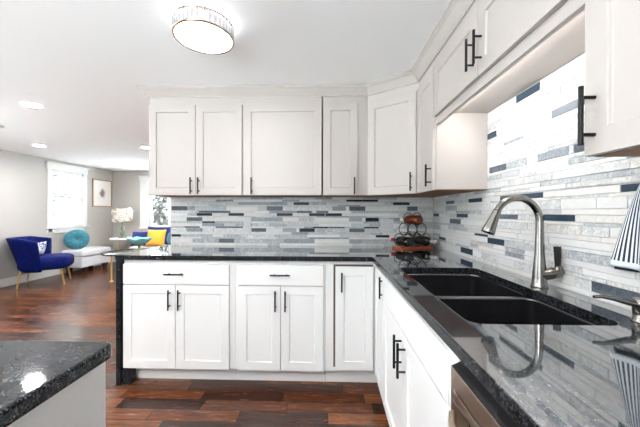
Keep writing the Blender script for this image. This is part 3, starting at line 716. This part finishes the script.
hb = MB().tube([h0, h0.lerp(h1, .5) + Vector((0, 0, -.05)), h1 - Vector((.25, -.1, -.02)), h1 + Vector((.25, -.1, .35)), h1 + Vector((0.1, 0.0, 1.1))], [0.95, 0.92, 0.96, 0.84, 0.46], 18).build('handle', MT['nickel'], t)
MB().tube([h1 + Vector((0.1, 0, 1.05)), h1 + Vector((0.05, 0, 2.4)), h1 + Vector((0, 0, 4.15))], [0.40, 0.47, 0.52], 14).build('lever', MT['blackplastic'], hb)

t = thing('soap_dispenser', 'brushed nickel soap dispenser by the near end of the sink', 'soap dispenser', (-2.7, -70.6, 36.0))
MB().lathe([(0, 0), (1.12, 0), (1.13, 0.15), (0.96, 0.25), (0.95, 0.94)], n=24).build('body', MT['nickel'], t)
hd = MB().lathe([(0.5, 0.96), (0.98, 1.0), (1.0, 2.35), (0.9, 2.5), (0, 2.55)], n=24).build('pump_head', MT['nickel'], t)
MB().tube([(-0.4, 0.1, 1.9), (-1.6, 0.25, 2.1), (-3.0, 0.4, 2.45), (-4.1, 0.5, 2.62), (-4.9, 0.6, 2.55)], [0.42, 0.36, 0.28, 0.22, 0.17], 12).build('spout', MT['nickel'], hd)

# striped towel on a hook
t = thing('kitchen_towel', 'white and charcoal striped kitchen towel hanging from a hook by the near cabinet', 'towel', (-0.4, -71.2, 51.8))
def cloth(u, v, back=False):
    wv = 0.9 + 4.6 * v ** 0.75
    y = (0.5 - u) * 2 * wv + 1.4 * (1 - v) * 0.6
    x = -1.0 - 0.45 * math.sin(u * PI * 5.0 + v * 1.1) * (0.4 + 0.6 * v) - 0.7 * math.sin(PI * u) * (1 - 0.5 * v) - (0 if not back else -0.55)
    z = -10.4 * v - (0.5 * v if back else 0) + 0.75 * v * (0.5 - abs(u - .5)) * (0 if back else -1)
    return (x, y, z)
b = MB().grid(lambda u, v: cloth(u, v), 44, 26); o = b.build('front_fall', MT['towel'], t)
def uvs(o, nu, nv):
    uvl = o.data.uv_layers.new(name='cloth')
    for p in o.data.polygons:
        for li in p.loop_indices:
            vi = o.data.loops[li].vertex_index; uvl.data[li].uv = ((vi // (nv + 1)) / nu, 1 - (vi % (nv + 1)) / nv)
uvs(o, 44, 26); md = o.modifiers.new('thick', 'SOLIDIFY'); md.thickness = 0.12 * S; md.offset = 0
b = MB().grid(lambda u, v: cloth(u, v, True), 30, 16); o = b.build('back_fall', mat('charcoal_cotton', srgb(40, 46, 54), 0.95), t); md = o.modifiers.new('thick', 'SOLIDIFY'); md.thickness = 0.1 * S; md.offset = 0
t = thing('wall_hook', 'small black wall hook holding the striped towel', 'hook', (0, -69.7, 52.0))
MB().box(-0.85, -0.42, -0.6, 0.6, -0.9, 0.9).tube([(-0.6, 0, 0), (-1.1, 0, -0.15), (-1.4, 0, 0.1), (-1.45, 0, 0.5)], 0.16, 8).build('hook', MT['black'], t)

# outlets on the back wall
def outlet(label, x, z, w_, h_, n):
    t = thing('wall_outlet', label, 'outlet', (x, -0.42, z))
    MB().box(-w_ / 2, w_ / 2, -0.25, 0, -h_ / 2, h_ / 2).build('plate', MT['plate'], t, bevel=0.08)
    for i in range(n):
        cx_ = (i - (n - 1) / 2) * 1.85
        MB().prism([(cx_ + a, c) for a, c in rrect(-0.65, 0.65, -0.33, -0.255, 0.02, 1)], -1.3, 1.3).build('receptacle', MT['plate'], t)
        for zz in (-0.75, 0.45):
            for xx in (-0.28, 0.2): MB().box(cx_ + xx, cx_ + xx + 0.08, -0.35, -0.331, zz, zz + 0.34).build('slot', MT['slot'], t)
outlet('single pale outlet plate on the mosaic tiles, below the wide-door upper cabinet', -66.2, 43.4, 2.6, 4.4, 1)
outlet('wide double outlet plate on the mosaic tiles just left of the wine rack', -16.6, 43.3, 4.5, 4.5, 2)

# wine rack and bottles
ax = Vector((-0.50, 0.866, 0)); rw = Vector((0.90, 0.43, 0)).normalized(); ax = Vector((-rw.y, rw.x, 0))
RC = Vector((-9.1, -5.4, 36.0))
t = thing('wine_rack', 'black ring wine rack on a cherry board in the counter corner', 'wine rack', RC)
rzb = math.atan2(rw.y, rw.x)
bd = MB(); pl_ = [tuple((rw * a + ax * c).to_2d()) for a, c in rrect(-6.6, 6.6, -2.7, 2.7, 0.5)]
bd.prism(pl_, 0.02, 0.6).build('board', MT['cherry'], t, bevel=0.12)
PITCH_, RR = 3.95, 1.95
cells = [(-PITCH_, 2.85), (0, 2.85), (PITCH_, 2.85), (-PITCH_ / 2, 6.35), (PITCH_ / 2, 6.35), (0, 9.85)]
for a, z in cells:
    for s_ in (-2.1, 2.1):
        c = rw * a + ax * s_ + Vector((0, 0, z))
        MB().tube([c + rw * (RR * math.cos(q * PI / 12)) + Vector((0, 0, RR * math.sin(q * PI / 12))) for q in range(24)], 0.13, 8, closed=True).build('ring', MT['brass'], t)
for a, z in cells:
    for q in (-1, 1):
        p = rw * (a + q * RR * 0.86) + Vector((0, 0, z - RR * 0.5)); MB().tube([p - ax * 2.1, p + ax * 2.1], 0.09, 6).build('tie_rod', MT['brass'], t)
def bottle(label, a, z, glass, foil, flip=False, sh=0.0):
    d = -ax if flip else ax
    st = RC + rw * a + Vector((0, 0, z)) - d * (3.6 - sh) + Vector((0, 0, -0.34))
    t = thing('wine_bottle', label, 'bottle', st, 0, 'bottles in the ring rack')
    MB().lathe([(0, 0.25), (0.8, 0.1), (1.35, 0.0), (1.48, 0.2), (1.48, 5.2), (1.3, 6.0), (0.8, 6.7), (0.55, 7.2), (0.52, 8.4)], (0, 0, 0), d, 24).build('glass', glass, t)
    MB().lathe([(0.56, 7.3), (0.56, 8.9), (0.6, 8.95), (0.6, 9.2), (0.0, 9.22)], (0, 0, 0), d, 18).build('foil', foil, t)
bottle('dark wine bottle with red foil in the lowest left ring of the rack', -PITCH_, 2.85, MT['bottle'], MT['foil'])
bottle('dark wine bottle in the lowest right ring of the rack', PITCH_, 2.85, MT['bottle'], MT['ivory'], True, 0.6)
bottle('amber brown wine bottle in the top ring of the rack', 0, 9.85, MT['amber'], MT['ivory'], False, 0.2)

# ------------------------------------------------------------------ ceiling lamps
t = thing('ceiling_light', 'round flush ceiling light ringed with crystal prisms', 'light', (-62.9, -44.2, 83.55))
MB().lathe([(0, 3.57), (4.0, 3.57), (4.1, 3.4), (4.0, 2.9), (0, 2.9)]).build('canopy', MT['nickel'], t)
fr = MB().lathe([(5.5, 0.25), (5.5, 0.0), (5.97, 0.0), (6.0, 0.15), (5.97, 0.35), (5.5, 0.25)], n=48).lathe([(5.55, 2.75), (5.55, 2.6), (5.97, 2.6), (5.97, 2.85), (5.55, 2.85)], n=48)
fr.build('ring_frame', mat('champagne_metal', (0.55, 0.45, 0.36), 0.25, 1.0), t)
MB().lathe([(0.0, 0.08), (5.45, 0.08), (5.49, 0.14), (5.49, 0.24)], n=48).build('diffuser', MT['drum'], t)
MB().lathe([(5.15, 0.36), (5.2, 0.4), (5.2, 2.7), (5.15, 2.75)], n=48).build('inner_shade', emit('lamp_shade', WARM, 1.0), t)
for i in range(40):
    a = 2 * PI * i / 40; c, s_ = math.cos(a), math.sin(a); q = 0.40
    b = MB(); pts = []
    for rr_, tt in ((5.62, -q), (5.9, -q * .6), (5.97, 0), (5.9, q * .6), (5.62, q)): pts.append((rr_ * c - tt * s_, rr_ * s_ + tt * c))
    b.prism(pts, 0.4, 2.55); b.build('crystal_prism', MT['crystal'], t)
def can(label, x, y):
    t = thing('recessed_light', label, 'light', (x, y, ZC), 0, 'recessed ceiling lights')
    MB().lathe([(2.5, -0.02), (2.5, -0.18), (2.75, -0.3), (3.3, -0.22), (3.4, -0.02)], n=32).build('trim_ring', MT['trim'], t)
    MB().lathe([(0, -0.12), (2.45, -0.12), (2.47, -0.03)], n=32).build('lens', MT['can'], t)
can('recessed ceiling light nearest the kitchen, above the bare floor', -145.8, 0)
can('recessed ceiling light by the left wall, above the blue chair', -208.4, 63)
can('recessed ceiling light beside the upper cabinet end, above the glass table', -148.2, 69.5)
can('added unseen fill light beyond the kitchen wall', -80, 60)  # this and the cans below: unseen lamps added to brighten the rooms
can('added unseen fill light over the sofa end of the living room', -80, 125)
can('added unseen fill light in front of the far window', -150, 130)
can('added unseen fill light over the near end of the island', -75, -112)
can('added unseen fill light over the aisle behind the camera', -100, -138)
can('added unseen fill light by the added glazed door', -75, -140)
can('added unseen fill light in the far corner behind the island', -145, -90)
t = thing('smoke_detector', 'small white ceiling detector at the left edge of the ceiling', 'smoke detector', (-188.5, 24.5, ZC))
MB().lathe([(0, -1.1), (1.9, -1.1), (2.4, -0.8), (2.6, -0.02)], n=28).build('cover', MT['white'], t)

# ------------------------------------------------------------------ living room
# blue chair, facing away from the left wall corner
t = thing('slipper_chair', 'royal blue velvet channel-back chair on gold legs', 'chair', (-226.5, 83.5, 0), math.radians(33))
def seatfn(d):
    f = lambda c: math.copysign(abs(c) ** 0.45, c); return Vector((f(d.x), f(d.y), f(d.z)))
MB().blob((1.8, 0, 14.6), (13.0, 12.2, 4.6), 32, 16, seatfn).build('seat', MT['velvet'], t)
def backfn(u, v, rin):
    a = math.radians(-94 + 188 * u); e = abs(u - .5) * 2
    R = rin - 2.0 + 5.0 * v; h0 = 9.6; h1 = 31.2 - 2.0 * max(0, e - 0.6) / 0.4
    ch = 0.35 * abs(math.sin(u * PI * 11)) if rin < 12 else 0.0
    z = h0 + (h1 - h0) * v
    return (-(R - ch) * math.cos(a) * 1.02 + 0.5 - 1.2 * v, -(R - ch) * math.sin(a) * 1.05, z)
b = MB(); nu, nv = 66, 12
vo_ = [backfn(i / nu, j / nv, 13.2) for i in range(nu + 1) for j in range(nv + 1)]
vi_ = [backfn(i / nu, j / nv, 10.4) for i in range(nu + 1) for j in range(nv + 1)]
K = (nu + 1) * (nv + 1); idx = lambda i, j: i * (nv + 1) + j; fs = []
for i in range(nu):
    for j in range(nv):
        fs.append((idx(i, j), idx(i + 1, j), idx(i + 1, j + 1), idx(i, j + 1))); fs.append((K + idx(i, j), K + idx(i, j + 1), K + idx(i + 1, j + 1), K + idx(i + 1, j)))
    fs.append((idx(i, nv), idx(i + 1, nv), K + idx(i + 1, nv), K + idx(i, nv))); fs.append((idx(i, 0), K + idx(i, 0), K + idx(i + 1, 0), idx(i + 1, 0)))
for i in (0, nu):
    for j in range(nv): fs.append((idx(i, j), idx(i, j + 1), K + idx(i, j + 1), K + idx(i, j)))
b.add(vo_ + vi_, fs, True).build('backrest', MT['velvet'], t, bevel=0.0)
for x_, y_ in ((-9.0, -8.6), (-9.0, 8.6), (10.5, -8.8), (10.5, 8.8)):
    MB().tube([(x_, y_, 10.4), (x_ * 1.16, y_ * 1.08, 0.03)], [0.62, 0.38], 12).build('leg', MT['gold'], t)
def pillow(name, label, cat, c, sx_, sz, th, rz, tilt, m_, grp=None):
    t = thing(name, label, cat, c, rz, grp)
    def fn(u, v):
        pass
    b = MB(); n = 18; vs = []
    for s_ in (1, -1):
        for i in range(n + 1):
            for j in range(n + 1):
                u, v = 2 * i / n - 1, 2 * j / n - 1
                k = (1 - abs(u) ** 2.6) * (1 - abs(v) ** 2.6); pin = 1 - 0.07 * (1 - u * u) * abs(v) ** 3 - 0.0; pin2 = 1 - 0.07 * (1 - v * v) * abs(u) ** 3
                vs.append((u * sx_ / 2 * pin2, s_ * th / 2 * k ** 0.55, v * sz / 2 * pin))
    K = (n + 1) ** 2; fs = []
    for i in range(n):
        for j in range(n):
            q = (i * (n + 1) + j, (i + 1) * (n + 1) + j, (i + 1) * (n + 1) + j + 1, i * (n + 1) + j + 1); fs += [q, tuple(K + e for e in q[::-1])]
    b.add(vs, fs, True); b.xform(Matrix.Translation((0, 0, sz / 2 * math.cos(tilt))) @ Matrix.Rotation(tilt, 4, 'X'))
    b.build('cover', m_, t, weld=True); return t
pillow('lumbar_pillow', 'small blue and white patterned pillow on the royal blue chair', 'pillow', (-227.5, 80.5, 19.3), 12, 9, 4.5, math.radians(-78), math.radians(-12), MT['print'])

# storage bench with a round pillow
t = thing('storage_bench', 'pale grey upholstered storage bench against the wall under the window', 'bench', (-233.5, 127, 0))
MB().box(-8.5, 8.0, -15.0, 14.0, 5.0, 13.0).build('body', MT['chaise'], t, bevel=0.5, seg=3)
MB().box(-8.8, 8.5, -15.5, 14.5, 13.05, 18.4).build('cushion', MT['chaise'], t, bevel=1.6, seg=5)
for x_ in (-6.5, 6.0):
    for y_ in (-10, 10): MB().add([(x_ - 1.6, y_ - 1.6, 5), (x_ + 1.6, y_ - 1.6, 5), (x_ + 1.6, y_ + 1.6, 5), (x_ - 1.6, y_ + 1.6, 5), (x_ - 1.1, y_ - 1.1, 0.02), (x_ + 1.1, y_ - 1.1, 0.02), (x_ + 1.1, y_ + 1.1, 0.02), (x_ - 1.1, y_ + 1.1, 0.02)], [(0, 1, 2, 3), (4, 5, 6, 7), (0, 1, 5, 4), (1, 2, 6, 5), (2, 3, 7, 6), (3, 0, 4, 7)]).build('foot', MT['darkwood'], t)
def round_pillow(label, c, r, th, rz, tilt):
    t = thing('round_pillow', label, 'pillow', c, rz)
    b = MB(); n = 72; vs = []; pr2 = [(0.06, 0.42), (0.14, 0.62), (0.35, 0.9), (0.6, 1.0), (0.82, 0.86), (0.95, 0.5), (1.0, 0.0), (0.95, -0.5), (0.82, -0.86), (0.6, -1.0), (0.35, -0.9), (0.14, -0.62), (0.06, -0.42)]
    for q, h in pr2:
        for j in range(n):
            a = 2 * PI * j / n; k = 1 + 0.035 * math.cos(24 * a) * (1 if 0.2 < q else 0); vs.append((r * q * math.cos(a), -th / 2 * h * k, r * q * math.sin(a)))
    fs = [(i * n + j, i * n + (j + 1) % n, (i + 1) * n + (j + 1) % n, (i + 1) * n + j) for i in range(len(pr2) - 1) for j in range(n)] + [tuple(range(n))]
    b.add(vs, fs, True)
    Mx = Matrix.Translation((0, 0, r * math.cos(tilt))) @ Matrix.Rotation(tilt, 4, 'X'); b.xform(Mx); b.build('cover', MT['teal'], t)
    bt = MB().blob((0, -th / 2 * 0.46, 0), (r * 0.1, 0.5, r * 0.1), 14, 8); bt.xform(Mx); bt.build('button', MT['teal'], t)
round_pillow('round pleated teal pillow leaning on the pale grey bench below the window', (-234.8, 118.0, 18.5), 8.1, 6.0, math.radians(42), math.radians(-14))

# picture
t = thing('framed_picture', 'framed pale watercolour print on the left wall near the corner', 'picture', (XL + 0.1, 154.5, 64.8))
hw, hh2 = 11.2, 12.4; b = MB()
b.box(0, 1.0, -hw, -hw + 1.0, -hh2, hh2).box(0, 1.0, hw - 1.0, hw, -hh2, hh2).box(0, 1.0, -hw + 1, hw - 1, -hh2, -hh2 + 1).box(0, 1.0, -hw + 1, hw - 1, hh2 - 1, hh2)
b.build('frame', MT['frame'], t, bevel=0.08); MB().box(0.1, 0.5, -hw + 1.02, hw - 1.02, -hh2 + 1.02, hh2 - 1.02).build('print', MT['art'], t)

# blind in the left window
t = thing('window_blind', 'white slatted blind in the window of the left wall', 'blind', (XL - 1.4, (W1[0] + W1[1]) / 2, W1[2]))
hw = (W1[1] - W1[0]) / 2 - 0.3; ht = W1[3] - W1[2]
MB().box(-0.9, 0.9, -hw, hw, ht - 2.0, ht - 0.05).build('headrail', MT['blind'], t)
b = MB(); z = 1.6
while z < ht - 2.4:
    b.add([(-0.85, -hw, z + 0.32), (-0.85, hw, z + 0.32), (0.85, hw, z - 0.32), (0.85, -hw, z - 0.32), (-0.85, -hw, z + 0.22), (-0.85, hw, z + 0.22), (0.85, hw, z - 0.42), (0.85, -hw, z - 0.42)],
          [(0, 1, 2, 3), (7, 6, 5, 4), (0, 4, 5, 1), (1, 5, 6, 2), (2, 6, 7, 3), (3, 7, 4, 0)]); z += 1.75
b.build('slats', MT['blind'], t); MB().box(-0.8, 0.8, -hw, hw, 0.05, 0.7).build('bottom_rail', MT['blind'], t)
b = MB()
for y_ in (-8, 8): b.box(0.86, 0.95, y_ - 0.35, y_ + 0.35, 0.7, ht - 2)
b.build('ladder_tape', MT['blind'], t)

# side table and lamp in the corner
t = thing('side_table', 'white round side table with gold legs under the floral lamp', 'table', (-219.0, 153.0, 0))
MB().lathe([(0, 24.6), (13.2, 24.6), (13.5, 24.4), (13.5, 23.7), (13.2, 23.5), (0, 23.5)], n=40).build('table_top', MT['white'], t)
for i in range(3):
    a = 2 * PI * i / 3 + 0.5 + PI / 2; c, s_ = math.cos(a), math.sin(a); MB().tube([(7.5 * c, 7.5 * s_, 23.4), (8.0 * c, 8.0 * s_, 0.03)], 0.55, 10).build('leg', MT['gold'], t)
t = thing('table_lamp', 'table lamp with a round floral petal shade and slim glass base', 'lamp', (-223.5, 153.0, 24.65))
MB().lathe([(0, 0), (3.4, 0), (3.4, 0.5), (1.6, 1.0), (1.3, 2.0), (2.1, 3.4), (1.1, 5.2), (0.8, 6.4), (1.7, 8.0), (1.0, 9.6), (0.6, 10.6), (0.6, 15.0)], n=24).build('base', MT['lampglass'], t)
sh = MB().lathe([(5.8, 15.0), (7.0, 17.0), (7.4, 20.0), (7.0, 23.5), (6.0, 26.2)], n=32).build('shade', MT['petal'], t)
md = sh.modifiers.new('thick', 'SOLIDIFY'); md.thickness = 0.15 * S
rnd = random.Random(5)
for i in range(46):
    a = rnd.uniform(0, 2 * PI); z = rnd.uniform(15.2, 25.6); R = 6.9 + 0.6 * math.sin((z - 15) / 11 * PI); b = MB()
    for q in range(5):
        aa = 2 * PI * q / 5 + rnd.random(); c = Vector((R * math.cos(a), R * math.sin(a), z)); tan = Vector((-math.sin(a), math.cos(a), 0))
        b.blob(c + tan * (1.15 * math.cos(aa)) + Vector((0, 0, 1.15 * math.sin(aa))), (0.9, 0.9, 0.8), 8, 5)
    b.build('petal_flower', MT['petal2'] if rnd.random() < 0.4 else MT['petal'], t)
MB().blob((0, 0, 19), (1.3, 1.3, 2.0), 14, 10).build('bulb', emit('bulb_glow', (1, 0.86, 0.68), 12.0), t)

# coffee table with footed bowl
t = thing('coffee_table', 'round glass coffee table with gold rim and legs', 'table', (-171.5, 92.0, 0))
MB().lathe([(0, 20.6), (17.4, 20.6), (17.4, 20.2), (0, 20.2)], n=48).build('glass_top', MT['tableglass'], t)
MB().tube([(17.6 * math.cos(2 * PI * i / 48), 17.6 * math.sin(2 * PI * i / 48), 20.4) for i in range(48)], 0.42, 8, closed=True).build('rim', MT['darkwood'], t)
for i in range(4):
    a = PI + 0.1 + i * PI / 2; c, s_ = math.cos(a), math.sin(a); MB().tube([(14.5 * c, 14.5 * s_, 20.1), (14.5 * c, 14.5 * s_, 0.6)], 0.5, 10).lathe([(0, 0.02), (1.3, 0.02), (1.1, 0.7), (0, 0.75)], (14.5 * c, 14.5 * s_, 0), n=14).build('leg', MT['gold'], t)
t = thing('footed_bowl', 'aqua glass bowl with a wavy rim on an olive foot, on the coffee table', 'bowl', (-167.5, 92.0, 20.65))
MB().lathe([(0, 0), (3.2, 0), (3.0, 0.6), (1.0, 1.4), (0.8, 3.6), (2.4, 4.8)], n=24).build('foot', MT['greenglass'], t)
b = MB(); pr2 = [(0.2, 4.8), (3.0, 5.0), (5.6, 6.4), (7.4, 8.6), (7.8, 9.4), (7.4, 9.2), (5.4, 6.9), (2.8, 5.5), (0.2, 5.3)]; vs = []; n = 40
for q, z in pr2:
    for j in range(n):
        a = 2 * PI * j / n; k = 1 + (0.06 * math.sin(6 * a) if q > 5 else 0); vs.append((q * k * math.cos(a), q * k * math.sin(a), z + (0.5 * math.sin(6 * a) if q > 5 else 0)))
b.add(vs, [(i * n + j, i * n + (j + 1) % n, (i + 1) * n + (j + 1) % n, (i + 1) * n + j) for i in range(len(pr2) - 1) for j in range(n)], True).build('bowl', MT['aqua'], t)

# sofa with pillows
t = thing('sofa', 'cream sofa under the far window, behind the pillows', 'sofa', (-170.0, 149.5, 0))
MB().box(-34, 34, -15, 15, 4.0, 12.5).build('base', MT['sofa'], t, bevel=0.6, seg=3)
MB().box(-30, -0.2, -16, 8, 12.55, 19.0).build('seat_cushion', MT['sofa'], t, bevel=1.6, seg=4)
MB().box(0.2, 30, -16, 8, 12.55, 19.0).build('seat_cushion', MT['sofa'], t, bevel=1.6, seg=4)
MB().box(-34, 34, 8.3, 16, 12.55, 33.0).build('backrest', MT['sofa'], t, bevel=2.0, seg=4)
MB().box(-35, -30.3, -15, 8.2, 4.5, 18.9).build('arm', MT['sofa'], t, bevel=1.6, seg=4)
MB().box(30.3, 35, -15, 8.2, 4.5, 18.9).build('arm', MT['sofa'], t, bevel=1.6, seg=4)
for x_ in (-31, 31):
    for y_ in (-12, 12): MB().box(x_ - 1, x_ + 1, y_ - 1, y_ + 1, 0.02, 3.98).build('foot', MT['darkwood'], t)
pillow('throw_pillow', 'navy pillow at the end of the sofa, left of the yellow one', 'pillow', (-197.0, 137.0, 19.1), 13.5, 13.0, 5.5, math.radians(8), math.radians(-16), MT['navy'])
pillow('throw_pillow', 'golden yellow pillow in the middle of the sofa', 'pillow', (-182.5, 136.0, 19.1), 15.5, 14.5, 6, math.radians(4), math.radians(-16), MT['yellow'])
pillow('throw_pillow', 'navy pillow standing behind the yellow one on the sofa', 'pillow', (-187.0, 147.5, 19.1), 22, 16.5, 3.5, math.radians(2), math.radians(-14), MT['navy'])
round_pillow('round pleated teal pillow at the end of the sofa pillow row', (-165.0, 135.0, 19.1), 7.6, 5.0, math.radians(-8), math.radians(-16))

# white mantel on the left wall, only its end in view
t = thing('mantel', 'white fireplace mantel against the left wall, beside the blue chair', 'mantel', (XL + 0.8, 60.0, 0))
MB().box(0, 10.5, -36, -4, 4.6, 38.4).build('surround', MT['white'], t)
MB().box(0, 13.8, -40, 0, 0.02, 4.5).build('plinth', MT['white'], t, bevel=0.4)
MB().box(0, 13.8, -40, 0, 38.45, 40.0).build('shelf', MT['plate'], t, bevel=0.3)

# ------------------------------------------------------------------ outdoors, partly seen through the panes
MB().box(-900, 300, YF + 8, 900, -22, -20).box(-900, XL - 8, -600, YF + 8, -8, -6).box(XL - 8, 300, -700, YN - 8, -4, -2).build('ground', MT['patio'], kind=ST)  # pale slabs by the door and left wall added to bounce sunlight indoors
def tree(label, c, r, h, seed, nl=900, big=1.0):
    t = thing('tree', label, 'tree', c); rn = random.Random(seed)
    MB().tube([(0, 0, 0), (2, 1, h * .3), (-1, 0, h * .7)], [6, 4.5, 2.5], 12).build('trunk', MT['bark'], t)
    b = MB()
    for i in range(nl):
        d = Vector((rn.gauss(0, 1), rn.gauss(0, 1), rn.gauss(0, 1))).normalized() * rn.uniform(0.35, 1.0) ** 0.6
        p = Vector((d.x * r, d.y * r, h * .62 + d.z * h * .4)); u = Vector((rn.gauss(0, 1), rn.gauss(0, 1), rn.gauss(0, 1))).normalized(); w_ = u.orthogonal().normalized(); s_ = rn.uniform(3, 7) * big
        b.add([p - u * s_, p + w_ * s_ * .45, p + u * s_, p - w_ * s_ * .45], [(0, 1, 2, 3)])
    b.build('crown', MT['leaf'], t)
tree('dark leafy tree outside the far window', (-262, 330, -20), 42, 118, 1)
tree('leafy tree outside the window of the left wall', (-345, 216, -20), 9, 150, 2, 1500, 1.2)
t = thing('neighbour_house', 'dark-sided neighbouring house beyond the far window', 'house', (-330, 520, -20))
MB().box(-70, 70, -30, 60, 0, 70).build('wall', MT['siding'], t)
MB().add([(-78, -40, 70), (78, -40, 70), (78, 70, 70), (-78, 70, 70), (-78, 15, 112), (78, 15, 112)], [(0, 1, 5, 4), (2, 3, 4, 5), (0, 4, 3), (1, 2, 5), (0, 3, 2, 1)]).build('roof', MT['roof'], t)
